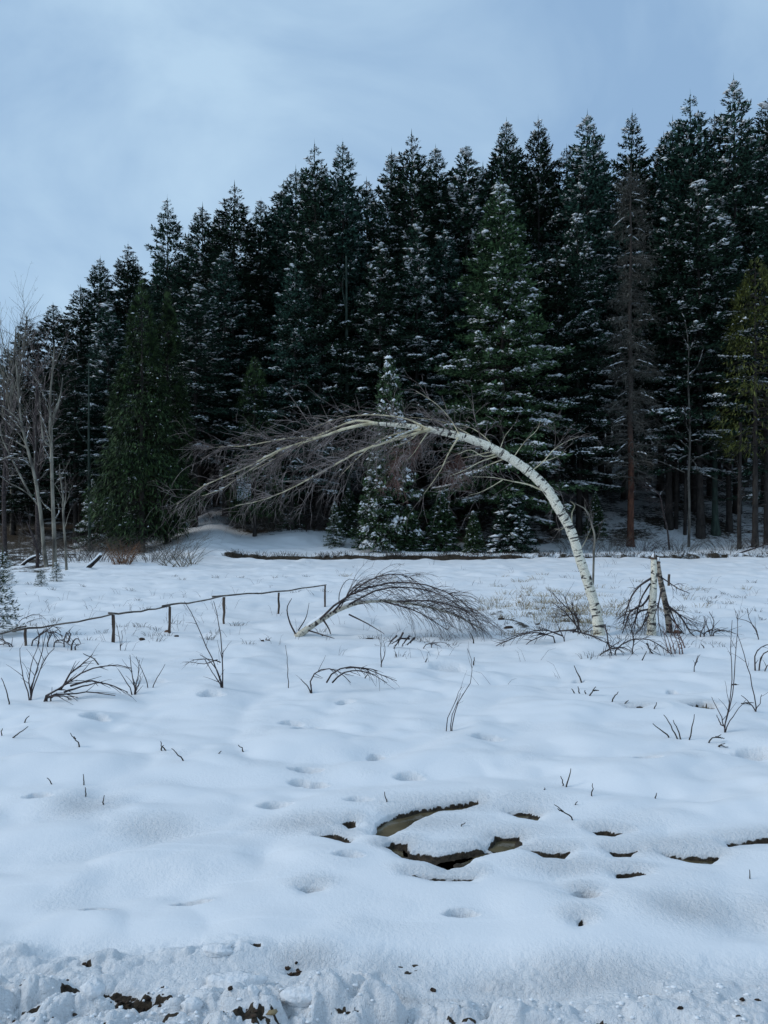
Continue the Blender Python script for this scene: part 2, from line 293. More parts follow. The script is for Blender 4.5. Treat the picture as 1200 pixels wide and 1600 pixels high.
# birch bark: white with dark dashes and rough black patches, from the along-trunk UV
def birch(name, base, dark, density, rough_low=True):
    m, t, b = mat(name)
    uv = nn(t, 'ShaderNodeUVMap'); mp1 = nn(t, 'ShaderNodeMapping'); mp1.inputs['Scale'].default_value = (1.0, 17, 1)
    mp2 = nn(t, 'ShaderNodeMapping'); mp2.inputs['Scale'].default_value = (2.0, 3.0, 1)
    a = nn(t, 'ShaderNodeTexNoise', Scale=1.0, Detail=3., Roughness=.6, Distortion=.6); c = nn(t, 'ShaderNodeTexNoise', Scale=1.4, Detail=4., Roughness=.6)
    f = nn(t, 'ShaderNodeTexNoise', Scale=9., Detail=5.)
    t.links.new(uv.outputs[0], mp1.inputs[0]); t.links.new(uv.outputs[0], mp2.inputs[0]); t.links.new(mp1.outputs[0], a.inputs[0]); t.links.new(mp2.outputs[0], c.inputs[0]); t.links.new(mp2.outputs[0], f.inputs[0])
    r1 = nn(t, 'ShaderNodeMapRange'); r1.inputs[1].default_value = density; r1.inputs[2].default_value = density + .05; t.links.new(a.outputs[0], r1.inputs[0])
    r2 = nn(t, 'ShaderNodeMapRange'); r2.inputs[1].default_value = .585; r2.inputs[2].default_value = .66; t.links.new(c.outputs[0], r2.inputs[0])
    mxm = nn(t, 'ShaderNodeMath', operation='MAXIMUM'); t.links.new(r1.outputs[0], mxm.inputs[0]); t.links.new(r2.outputs[0], mxm.inputs[1])
    cr = nn(t, 'ShaderNodeValToRGB'); cr.color_ramp.elements[0].position = .3; cr.color_ramp.elements[1].position = .6
    cr.color_ramp.elements[0].color = (base[0] * .62, base[1] * .58, base[2] * .5, 1); cr.color_ramp.elements[1].color = (*base, 1); t.links.new(f.outputs[0], cr.inputs[0])
    mi = nn(t, 'ShaderNodeMix', data_type='RGBA'); t.links.new(mxm.outputs[0], mi.inputs[0]); t.links.new(cr.outputs[0], mi.inputs[6]); mi.inputs[7].default_value = (*dark, 1)
    t.links.new(mi.outputs[2], b.inputs['Base Color']); b.inputs['Roughness'].default_value = .7
    bp = nn(t, 'ShaderNodeBump', Strength=.6, Distance=.01, invert=True); t.links.new(mxm.outputs[0], bp.inputs['Height']); t.links.new(bp.outputs[0], b.inputs['Normal'])
    return m
M['birch'] = birch('white_birch_bark', (.84, .79, .66), (.03, .025, .022), .552)
M['birch2'] = birch('brown_birch_bark', (.42, .34, .27), (.03, .022, .018), .50)
M['birch3'] = birch('grey_birch_bark', (.62, .58, .48), (.04, .03, .025), .54)
# water
m, t, b = mat('stream_water'); M['water'] = m
n = nn(t, 'ShaderNodeTexNoise', Scale=3., Detail=4.); r = nn(t, 'ShaderNodeValToRGB'); geo = nn(t, 'ShaderNodeNewGeometry')
t.links.new(geo.outputs['Position'], n.inputs[0]); t.links.new(n.outputs[0], r.inputs[0]); t.links.new(r.outputs[0], b.inputs['Base Color'])
r.color_ramp.elements[0].color = (.055, .046, .026, 1); r.color_ramp.elements[1].color = (.15, .12, .07, 1); r.color_ramp.elements[0].position = .35; r.color_ramp.elements[1].position = .65
b.inputs['Roughness'].default_value = .08; b.inputs['Specular IOR Level'].default_value = .5
n5 = nn(t, 'ShaderNodeTexNoise', Scale=22., Detail=2.); t.links.new(geo.outputs['Position'], n5.inputs[0]); bp = nn(t, 'ShaderNodeBump', Strength=.25, Distance=.01); t.links.new(n5.outputs[0], bp.inputs['Height']); t.links.new(bp.outputs[0], b.inputs['Normal'])

# ------------------------------------------------------------------ mesh building
class MB:
    def __init__(s): s.v = []; s.f3 = []; s.f4 = []; s.m3 = []; s.m4 = []; s.uv = []; s.n = 0
    def add(s, v, f3=None, f4=None, mi=0, uv=None):
        v = np.asarray(v, float).reshape(-1, 3); s.v.append(v)
        s.uv.append(np.zeros((len(v), 2)) if uv is None else uv.reshape(-1, 2))
        if f3 is not None: f3 = np.asarray(f3).reshape(-1, 3) + s.n; s.f3.append(f3); s.m3.append(np.full(len(f3), mi))
        if f4 is not None: f4 = np.asarray(f4).reshape(-1, 4) + s.n; s.f4.append(f4); s.m4.append(np.full(len(f4), mi))
        s.n += len(v)
    def mesh(s, name, mats, origin=(0, 0, 0), smooth=True, uv=False):
        v = np.concatenate(s.v) - np.asarray(origin)
        f3 = np.concatenate(s.f3) if s.f3 else np.zeros((0, 3), int); f4 = np.concatenate(s.f4) if s.f4 else np.zeros((0, 4), int)
        me = bpy.data.meshes.new(name); me.vertices.add(len(v)); me.vertices.foreach_set('co', v.astype(np.float32).ravel())
        li = np.concatenate([f3.ravel(), f4.ravel()]).astype(np.int32); me.loops.add(len(li)); me.loops.foreach_set('vertex_index', li)
        st_ = np.concatenate([np.arange(len(f3)) * 3, len(f3) * 3 + np.arange(len(f4)) * 4]).astype(np.int32)
        me.polygons.add(len(st_)); me.polygons.foreach_set('loop_start', st_)
        mi = np.concatenate([np.concatenate(s.m3) if s.m3 else [], np.concatenate(s.m4) if s.m4 else []]).astype(np.int32)
        for q in (mats if isinstance(mats, (list, tuple)) else [mats]): me.materials.append(q)
        me.polygons.foreach_set('material_index', mi); me.polygons.foreach_set('use_smooth', np.full(len(st_), smooth))
        if uv:
            U = np.concatenate(s.uv)[li]; l = me.uv_layers.new(name='UVMap'); l.data.foreach_set('uv', U.astype(np.float32).ravel())
        me.update(calc_edges=True); return me

def tubes(mb, P, R, k=3, mi=0, cap=False, rough=0):
    """P (N,m,3) centre lines, R (N,m) radii"""
    P = np.asarray(P, float); R = np.asarray(R, float)
    if P.ndim == 2: P = P[None]; R = R[None]
    if cap:
        P = np.concatenate([P[:, :1], P, P[:, -1:]], 1); R = np.concatenate([R[:, :1] * .02, R, R[:, -1:] * .02], 1)
    N, m, _ = P.shape
    T = np.gradient(P, axis=1) if m > 2 else np.repeat(P[:, 1:] - P[:, :1], 2, 1)
    if cap: T[:, 0] = T[:, 1]; T[:, -1] = T[:, -2]
    T = norm(T); ax = np.argmin(np.abs(T).max(1), axis=1); ref = np.eye(3)[ax][:, None, :]
    A = norm(np.cross(T, ref)); B = np.cross(T, A)
    an = np.arange(k) / k * 2 * np.pi
    Rr = R[:, :, None] * (1 + (rough * rng.uniform(-1, 1, (N, m, k)) if rough else 0))
    V = P[:, :, None] + (A[:, :, None] * np.cos(an)[:, None] + B[:, :, None] * np.sin(an)[:, None]) * Rr[..., None]
    i = np.arange(N)[:, None, None] * m * k + np.arange(m - 1)[None, :, None] * k; j = np.arange(k)[None, None]; j2 = (j + 1) % k
    F = np.stack([i + j, i + j2, i + k + j2, i + k + j], -1)
    ln = np.concatenate([np.zeros((N, 1)), np.cumsum(np.linalg.norm(np.diff(P, axis=1), axis=-1), 1)], 1)
    uv = np.stack([np.broadcast_to(np.abs(an / np.pi - 1), (N, m, k)), np.broadcast_to(ln[:, :, None], (N, m, k))], -1)
    mb.add(V, f4=F, mi=mi, uv=uv)
def kites(mb, P, D, l, w, mi=0, fold=.35):
    P = np.asarray(P); D = norm(D); n = len(P); up = np.array([0, 0, 1.])
    s = norm(np.cross(D, up) + rng.normal(0, .25, (n, 3))); u = np.cross(s, D); l = l[:, None]; w = w[:, None]
    V = np.stack([P, P + D * l * .45 + s * w - u * w * fold, P + D * l * .45 - s * w - u * w * fold, P + D * l], 1)
    i = np.arange(n)[:, None] * 4
    mb.add(V, f3=np.concatenate([i + np.array([[0, 1, 3]]), i + np.array([[0, 3, 2]])], 0), mi=mi)
def blobs(mb, P, D, l, w, h, mi=0):
    D = norm(D * np.array([1, 1, .6])); n = len(P); s = norm(np.cross(D, np.array([0, 0, 1.]))); u = np.array([[0, 0, 1.]]); l = l[:, None]; w = w[:, None]; h = h[:, None]
    V = np.stack([P - D * l, P + s * w + D * l * rng.uniform(-.4, .4, (n, 1)), P + D * l - u * h * .4, P - s * w + D * l * rng.uniform(-.4, .4, (n, 1)), P + u * h, P - u * h * .35], 1)
    f = np.array([[0, 1, 4], [1, 2, 4], [2, 3, 4], [3, 0, 4], [1, 0, 5], [2, 1, 5], [3, 2, 5], [0, 3, 5]])
    mb.add(V, f3=(np.arange(n)[:, None, None] * 6 + f[None]).reshape(-1, 3), mi=mi)
def grow(P, R, n, tr=(.2, 1), L=(.3, .8), ang=(25, 60), grav=0., wig=.1, m=5, rs=.6, rend=.35, bias=(0, 0, 0), rmax=1., rmin=.002, taperL=0):
    P = np.asarray(P, float); R = np.asarray(R, float)
    if P.ndim == 2: P = P[None]; R = R[None]
    N, mm, _ = P.shape; ln = np.linalg.norm(np.diff(P, axis=1), axis=-1).sum(1)
    pi = rng.choice(N, n, p=ln / ln.sum()); t = rng.uniform(tr[0], tr[1], n) * (mm - 1) * .999; a = t.astype(int); f = (t - a)[:, None]
    p0 = P[pi, a] * (1 - f) + P[pi, a + 1] * f; T = norm(P[pi, a + 1] - P[pi, a]); r0 = np.clip((R[pi, a] * (1 - f[:, 0]) + R[pi, a + 1] * f[:, 0]) * rs, rmin, rmax)
    q = norm(np.cross(T, rng.normal(0, 1, (n, 3)))); an = np.radians(rng.uniform(ang[0], ang[1], n))[:, None]
    d = norm(T * np.cos(an) + q * np.sin(an) + np.array(bias)); l = rng.uniform(L[0], L[1], n) * (1 - taperL * t / (mm - 1))
    out = [p0]; p = p0
    for i in range(m - 1):
        p = p + d * (l / (m - 1))[:, None]; out.append(p)
        d = norm(d + np.array([0, 0, -grav]) / (m - 1) + rng.normal(0, wig, (n, 3)))
    return np.stack(out, 1), r0[:, None] * np.linspace(1, rend, m)[None]
def smooth_line(pts, rad, n=24):
    pts = np.asarray(pts, float); rad = np.asarray(rad, float); s = np.concatenate([[0], np.cumsum(np.linalg.norm(np.diff(pts, axis=0), axis=1))])
    q = np.linspace(0, s[-1], n)
    # Catmull-Rom through the points
    tan = np.gradient(pts, s, axis=0); k = np.clip(np.searchsorted(s, q, 'right') - 1, 0, len(s) - 2); h = (s[k + 1] - s[k])[:, None]; u = ((q - s[k])[:, None]) / h
    o = (2 * u ** 3 - 3 * u ** 2 + 1) * pts[k] + (u ** 3 - 2 * u ** 2 + u) * h * tan[k] + (-2 * u ** 3 + 3 * u ** 2) * pts[k + 1] + (u ** 3 - u ** 2) * h * tan[k + 1]
    return o, np.interp(q, s, rad)
def resample(lines, n=10):
    P = []; R = []
    for pts, rad in lines:
        a, b_ = smooth_line(pts, rad, n); P.append(a); R.append(b_)
    return np.array(P), np.array(R)
def pxl(pts, d, depth=0., dz=None):
    """a limb drawn through photograph points at distance d, leaning in depth by up to `depth` metres along its length"""
    n = len(pts); dd = d + np.linspace(0, depth, n)
    return np.array([at(x, y, q) for (x, y), q in zip(pts, dd)])

COL = S.collection
def thing(name, label, cat, loc=(0, 0, 0), group=None, rotz=0):
    o = bpy.data.objects.new(name, None); COL.objects.link(o); o.location = loc; o.rotation_euler = (0, 0, rotz); o.empty_display_size = .3
    o['label'] = label; o['category'] = cat
    if group: o['group'] = group
    return o
def part(name, mesh, parent, kind=None, label=None):
    o = bpy.data.objects.new(name, mesh); COL.objects.link(o); o.parent = parent
    if kind: o['kind'] = kind
    if label: o['label'] = label
    return o
def solo(name, mesh, label, cat, loc=(0, 0, 0), group=None, kind=None):
    o = bpy.data.objects.new(name, mesh); COL.objects.link(o); o.location = loc
    if label: o['label'] = label
    if cat: o['category'] = cat
    if group: o['group'] = group
    if kind: o['kind'] = kind
    return o

# ------------------------------------------------------------------ the ground sheet
rows = [-80, -50, -30, -18, -10, -5, -2, 0, 1, 1.5, 1.8, 2.1, 2.4, 2.6, 2.8, 2.95]
y = 3.05
while y < 42.5:
    rows.append(y); y += min(max(.009, y * y / 2300), .16)
while y < 78: rows.append(y); y += .34
while y < 400: rows.append(y); y *= 1.06
rows = np.array(rows); u = np.linspace(-.66, .66, 620)
g_ = 1.22 ** np.arange(1, 27); ext = .12 * (g_ - 1) / .22
ye = np.maximum(rows, 3.1)[:, None]; core = u[None] * ye
X = np.concatenate([core[:, :1] - ext[::-1][None] * (1 + 0 * ye), core, core[:, -1:] + ext[None] * (1 + 0 * ye)], 1); Y = np.repeat(rows[:, None], X.shape[1], 1)
Z, BARE, ROUGH = ground(X, Y)
nr, nc = X.shape; mb = MB(); idx = np.arange(nr * nc).reshape(nr, nc)
mb.add(np.stack([X, Y, Z], -1), f4=np.stack([idx[:-1, :-1], idx[:-1, 1:], idx[1:, 1:], idx[1:, :-1]], -1))
gm = mb.mesh('ground', M['ground'])
for nme, arr in (('bare', BARE), ('rough', ROUGH)):
    at_ = gm.attributes.new(nme, 'FLOAT', 'POINT'); at_.data.foreach_set('value', arr.astype(np.float32).ravel())
solo('ground', gm, 'snow covered wet meadow rising into a forest slope', None, kind='structure')
# water in the holes: one flat sheet, just below the snow, along the stream
mb = MB()
for P, dep in POOLW:
    if dep < .065 or P[:, 1].mean() < 4.7: continue
    c_ = P.mean(0); dv = P - c_; ln_ = np.linalg.norm(dv, axis=1, keepdims=True); Q_ = c_ + dv * (1 + .05 / np.maximum(ln_, .05)); k = len(Q_)
    mb.add(np.vstack([np.c_[Q_, np.full(k, -.072)], [[c_[0], c_[1], -.072]]]), f3=[[i, (i + 1) % k, k] for i in range(k)])
solo('water', mb.mesh('water', M['water']), 'still brown stream water showing in holes of the snow', None, kind='structure')

# ------------------------------------------------------------------ conifers
def conifer(seed, H=25, cb=4, R=4.0, nb=300, kn=50, kl=(.20, .42), kw=.055, snow=.5, green='needles', droop=.2, topup=.7, prof=.74, bare_low=26, blob=1.0, lumpy=.25):
    global rng
    rng = np.random.default_rng(seed)
    t = np.sort(rng.uniform(0, 1, nb) ** .9); h = cb + (H - cb) * .985 * t; tier = (.28 + .8 * (1 - t) ** .8) * min(1, H / 16); mxt = .65 * (1 - sstep(.55, .9, t)); h = h * (1 - mxt) + mxt * np.round(h / tier) * tier
    az = np.arange(nb) * 2.39996 + rng.uniform(-.4, .4, nb)
    lump = 1 + lumpy * np.sin(az * 2 + h * .9 + seed) * rng.uniform(.3, 1, nb)
    Lb = (R * (1 - t) ** prof * rng.uniform(.62, 1.12, nb) * lump + .24 + .1 * (1 - t)) * (.72 + .28 * sstep(0, .12, t))
    Lb = np.minimum(Lb, .08 + .34 * (H - h) * rng.uniform(.75, 1.15, nb))
    a = -.12 + (topup + .12) * t ** 1.6 + rng.uniform(-.1, .1, nb); c = (droop + .25 * (1 - t)) * rng.uniform(.6, 1.3, nb); e = c * .75
    D = np.stack([np.cos(az), np.sin(az), 0 * az], -1); Q = np.stack([-np.sin(az), np.cos(az), 0 * az], -1)
    def bp_(i, s): return D[i] * (Lb[i] * s)[:, None] * 1.0 + np.stack([0 * s, 0 * s, h[i] + Lb[i] * (a[i] * s - c[i] * s ** 2 + e[i] * s ** 3)], -1)
    cnt = np.maximum(16, (kn * (Lb * .52 + .14)).astype(int)); I = np.repeat(np.arange(nb), cnt); n = len(I)
    s = rng.uniform(.12, 1, n) ** .75; side = rng.choice([-1, 1], n); lb = .34 * Lb[I] * (1.05 - s) + .16; q = rng.uniform(0, 1, n)
    ang = np.radians(rng.uniform(38, 68, n)); dirb = D[I] * np.cos(ang)[:, None] + Q[I] * (np.sin(ang) * side)[:, None]
    dirb[:, 2] += -.05 - droop * .4 + .5 * t[I] ** 2 + rng.normal(0, .1, n)
    P = bp_(I, s) + dirb * (q * lb)[:, None]; P[:, 2] -= .12 * (q * lb) ** 2 + rng.uniform(0, .05, n)
    kd = norm(dirb + rng.normal(0, .42, (n, 3)) + D[I] * .3); kd[:, 2] += .12
    mbc = MB(); tap = .42 + .58 * sstep(0, .16, 1 - t[I]); l = rng.uniform(kl[0], kl[1], n) * tap; kites(mbc, P, kd, l, kw * rng.uniform(.7, 1.5, n) * tap)
    # leader spikes
    k = 60; hh = H - rng.uniform(0, 1.6, k) ** 1.2; aa = rng.uniform(0, 6.28, k)
    kites(mbc, np.stack([0 * hh, 0 * hh, hh], -1), np.stack([np.cos(aa), np.sin(aa), np.full(k, 1.5)], -1), np.interp(H - hh, [0, 1.6], [.12, .30]), np.full(k, .022)); hz = np.array([[0, 0, H - .4]]); kites(mbc, hz, np.array([[0, 0, 1.]]), np.array([.9]), np.array([.03]))
    # bough wood
    j = np.arange(nb); BP = np.stack([bp_(j, np.full(nb, q_)) for q_ in (0, .3, .6, .92)], 1); BR = (Lb * .0085 + .006)[:, None] * np.array([1, .75, .5, .25])[None]
    tubes(mbc, BP, BR, 3, mi=1)
    crown = mbc.mesh('crown', [M[green], M['bark']], smooth=False)
    # snow lying on the outer boughs, in clumps
    ms = None
    if snow > 0:
        load = rng.uniform(0, 1, nb) ** 1.6 * (1.15 - .6 * t); pr = snow * load[I] ** 1.5 * (s > .3) * .6
        K = np.where(rng.uniform(0, 1, n) < pr)[0]; msb = MB()
        bl = rng.gamma(1.7, .042, len(K)) * blob + .035
        blobs(msb, P[K] + np.array([0, 0, .045]), dirb[K] + rng.normal(0, .3, (len(K), 3)) * [1, 1, .2], bl, bl * rng.uniform(.3, .6, len(K)), .03 + bl * .25)
        big = np.where(load > .34)[0]
        if len(big):
            nc_ = np.maximum(3, (Lb[big] / .13 * rng.uniform(.25, .75, len(big))).astype(int)); I2 = np.repeat(big, nc_); s0 = np.repeat(rng.uniform(.45, .75, len(big)), nc_); s1_ = np.repeat(rng.uniform(.85, 1.02, len(big)), nc_)
            s2 = s0 + (s1_ - s0) * rng.uniform(0, 1, len(I2)); p2 = bp_(I2, s2) + np.array([0, 0, .13]) + rng.normal(0, .06, (len(I2), 3)) * [1, 1, .2]; b2 = rng.uniform(.09, .27, len(I2)) * blob
            sg = np.repeat(rng.choice([-1, 0, 1], len(big)), nc_)[:, None]; p2 = p2 + Q[I2] * sg * .25 * (1 - s2)[:, None] * Lb[I2][:, None]
            blobs(msb, p2, D[I2] + Q[I2] * sg * .5, b2 * 1.3, b2 * .55, .04 + b2 * .25)
        ms = msb.mesh('branch_snow', M['snow'])
    # trunk and dead lower twigs
    mt = MB(); zz = np.linspace(-.6, H, 14); wob = np.cumsum(rng.normal(0, .03, (14, 2)), 0) * np.sin(np.linspace(0, np.pi, 14))[:, None]
    r = (H * .0092) * (1 - zz / H).clip(.03) ** .8; r[0] *= 1.5; r[1] *= 1.15
    TP = np.c_[wob, zz]; tubes(mt, TP, r, 8)
    if bare_low:
        DP, DR = grow(TP, r, bare_low * 2, tr=(.06, max(.1, cb / H + .12)), L=(.6, 2.4), ang=(70, 110), grav=.25, wig=.08, m=5, rs=.14, rmax=.03, rmin=.012)
        tubes(mt, DP, DR, 3); D2, R2 = grow(DP, DR, bare_low * 5, L=(.2, .8), grav=.2, rs=.6, m=3, rmin=.007); tubes(mt, D2, R2, 3)
    return dict(H=H, trunk=mt.mesh('trunk', M['bark']), crown=crown, snow=ms)

V = [conifer(11, 25, 4.5, 4.2, 215, 92, snow=.55), conifer(12, 25, 6.0, 3.6, 200, 92, snow=.75, topup=.9), conifer(13, 25, 3.5, 4.7, 215, 88, snow=.5, droop=.3),
     conifer(14, 25, 7.5, 3.8, 190, 88, snow=.95, blob=1.25), conifer(15, 25, 5.0, 3.3, 210, 95, snow=.35, topup=1.0, prof=.75), conifer(16, 25, 8, 4.4, 190, 90, snow=.8, lumpy=.45, blob=1.15),
     conifer(17, 25, 6, 3.9, 200, 84, snow=.3, droop=.35, lumpy=.4)]
rr = np.random.default_rng(5)
def place_conifer(px, tip, d, v, label, group, name='spruce_tree', wid=1.0, lean=0):
    x = (px - 600) / FPX * d; g = gz(x, d); top = CAMH - (tip - 800) / FPX * d; h = top - g + .1; s = h / V[v]['H']
    r = thing(name, label, 'tree', (x, d, g - .1), group, rr.uniform(0, 6.28)); w = s ** .5 * wid
    w *= rr.uniform(.88, 1.22); r.scale = (w, w, s); r.rotation_euler[0] = rr.uniform(-.012, .012); r.rotation_euler[1] = rr.uniform(-.025, .025) + lean
    part('trunk', V[v]['trunk'], r); part('crown', V[v]['crown'], r)
    if V[v]['snow']: part('branch_snow', V[v]['snow'], r, kind='stuff')
    return r
SKY = [(12,545,58,4),(50,493,58,0),(88,478,60,4),(128,448,54,2),(150,406,55,1),(190,380,56,6),(212,400,58,0),(270,308,54,6),(313,325,53,1),(338,330,58,4),(364,292,52,0),(409,312,56,4),(434,286,58,1),
       (470,262,55,2),(497,226,51,0),(534,226,52,2),(574,285,58,1),(608,243,54,5),(652,206,52,0),(690,236,57,4),(727,230,53,3),(752,262,58,1),(778,194,54,4),(812,212,57,6),(848,182,54,1),(882,232,60,2),(913,187,52,5),(940,215,60,4),
       (976,177,56,2),(1032,215,59,1),(1056,190,55,1),(1082,151,52,0),(1110,176,57,2),(1152,130,51,5),(1196,154,53,3),(1240,130,54,0),(1290,120,55,2),(-30,560,57,2),(-80,600,58,0)]
desc = ['snow dusted spruce', 'slim dark spruce with snowy boughs', 'broad dark green spruce', 'spruce with heavy white snow clumps', 'narrow spruce with a spiky tip', 'broad spruce carrying scattered snow', 'dark spruce with little snow']
orde = ['first', 'second', 'third', 'fourth', 'fifth', 'sixth', 'seventh', 'eighth', 'ninth', 'tenth', 'eleventh', 'twelfth', 'thirteenth', 'fourteenth', 'fifteenth', 'sixteenth', 'seventeenth', 'eighteenth', 'nineteenth', 'twentieth']
vis = sorted([s for s in SKY if 0 <= s[0] <= 1200]); nv = len(vis)
for s in SKY:
    if s in vis:
        i = vis.index(s); w = (orde[i] + ' treetop from the left along the skyline') if i < nv / 2 else (orde[nv - 1 - i] + ' treetop from the right along the skyline')
        lab = f'{desc[s[3]]}, {w}'
    else: lab = {1240: 'snow dusted spruce just beyond the right end of the forest view', 1290: 'outermost spruce beyond the right end of the forest view', -30: 'dark spruce just beyond the left end of the forest view', -80: 'outermost dark spruce beyond the left end of the forest view'}[s[0]]
    place_conifer(s[0], s[1], s[2], s[3], lab, 'spruces whose tips form the skyline')
# nearer row, tips below the skyline
FRONT = [(20,640,50,0,'small dark spruce at the far left below the bare treetops'),(60,600,48,4,'narrow dark spruce behind the pale bare trees on the left'),(118,560,47,6,'dark spruce between the bare trees and the tall thin bare trunk'),
 (172,470,48,3,'spruce with long snowy boughs just left of the dark green drooping conifers'),(303,440,46.5,3,'snow clumped spruce just right of the dark green drooping conifers'),(352,395,50,1,'slim snowy spruce to the left of the forest track opening'),
 (405,470,51,6,'dark spruce standing over the opening of the forest track'),(455,400,46.5,0,'dense spruce right of the track with snow streaked boughs'),(500,350,47.5,2,'broad spruce with layered boughs left of the bare spruce trunk'),
 (590,380,47,5,'spruce with clumped snow above the small young fir'),(648,345,47.5,3,'heavily snow clumped spruce left of the light green fir'),(700,360,49,1,'slim snowy spruce behind the light green fir'),
 (905,330,47,5,'spruce with drooping snowy boughs left of the dead grey spruce'),(870,390,46.5,0,'snow dusted spruce right of the light green fir'),(1045,330,48,0,'spruce with snow streaked boughs right of the dead grey spruce'),
 (1095,280,46.5,5,'big spruce with white boughs behind the yellow green conifer'),(1140,330,47.5,3,'snow clumped spruce above the yellow green conifer'),(1200,300,47,2,'broad spruce cut by the right edge of the picture'),(1260,260,47,0,'spruce beyond the right edge of the forest')]
for px, tip, d, v, lab in FRONT: place_conifer(px, tip, d, v, lab, 'spruces of the front row', wid=.95)
# filling rows behind
sx = np.array([s[0] for s in vis]); sy = np.array([s[1] for s in vis])
for row, (d0, off) in enumerate([(62, 40), (67, 55), (73, 70)]):
    for px in np.arange(-480, 1330, 44 if row else 38):
        p = px + rr.uniform(-14, 14); base = np.interp(p, np.r_[-480, sx], np.r_[620, sy])
        place_conifer(p, base + off + rr.uniform(0, 60), d0 + rr.uniform(-2, 2), int(rr.integers(0, 7)), 'dark spruce standing deep in the forest behind the skyline trees', 'spruces deep in the forest', wid=1.1)

def special(v, px, tip, d, name, label, base=None, wid=1, group=None, rot=0):
    x = (px - 600) / FPX * d; g = gz(x, d); top = CAMH - (tip - 800) / FPX * d; s = (top - g + .1) / v['H']
    r = thing(name, label, 'tree', (x, d, g - .1), group, rot); r.scale = (wid * s, wid * s, s)
    part('trunk', v['trunk'], r); part('crown', v['crown'], r)
    if v['snow']: part('branch_snow', v['snow'], r, kind='stuff')
    return r
# light green fir in the middle
fir = conifer(31, 21, 2.5, 4.3, 330, 90, snow=.85, green='needles_green', droop=.12, topup=.6, prof=.62, blob=1.1, lumpy=.4)
special(fir, 782, 282, 44.5, 'fir_tree', 'broad lighter green fir with snowy layered boughs above the arched birch', wid=1.0)
# young firs at the forest edge
yf = conifer(32, 6, .3, 1.7, 170, 60, kl=(.14, .3), kw=.04, snow=1.0, green='needles_green', bare_low=0, prof=.9, blob=.7)
special(yf, 609, 560, 42.6, 'fir_tree', 'young blue green fir with snowy tip rising behind the top of the birch arch', wid=.62)
special(yf, 590, 690, 42.0, 'fir_tree', 'small snowy fir seen through the birch twigs under the arch', wid=.85, rot=2)
special(yf, 523, 785, 42.5, 'fir_tree', 'tiny yellowish green fir at the snow edge under the birch twigs', wid=.9, rot=1)
special(yf, 205, 770, 43.0, 'fir_tree', 'small fir at the foot of the dark green drooping conifers', wid=.9, rot=3)
special(yf, 145, 750, 44.0, 'fir_tree', 'small snowy fir right of the pale bare trees', wid=.9, rot=4)
big = conifer(33, 5, .1, 2.6, 260, 80, kl=(.16, .34), kw=.05, snow=1.0, green='needles', bare_low=0, prof=.42, droop=.3, blob=1.0, lumpy=.3)
big2 = conifer(34, 5, .1, 2.6, 240, 90, kl=(.16, .34), kw=.045, snow=.10, green='needles_green', bare_low=0, prof=.5, droop=.25, blob=.7, lumpy=.45)
special(big, 800, 762, 41.6, 'fir_tree', 'low spreading dark fir loaded with snow clumps beneath the birch trunk', wid=1.25)
special(big2, 690, 772, 42.6, 'fir_tree', 'low dark fir left of the snow clumped one under the arch', wid=1.1, rot=2)
special(big2, 640, 790, 42.2, 'fir_tree', 'low dark fir behind the reddish birch twigs', wid=1.0, rot=4)
special(big2, 740, 800, 41.4, 'fir_tree', 'low green fir beside the ditch under the middle of the arch', wid=.9, rot=5)
special(big2, 455, 760, 47, 'fir_tree', 'low dark fir in the brush right of the track', wid=1.0, rot=1)
special(big2, 545, 765, 46, 'fir_tree', 'low dark fir behind the tiny yellowish fir', wid=1.0, rot=3)
special(big2, 930, 770, 46.5, 'fir_tree', 'low dark fir behind the lower birch trunk', wid=.8, rot=2)

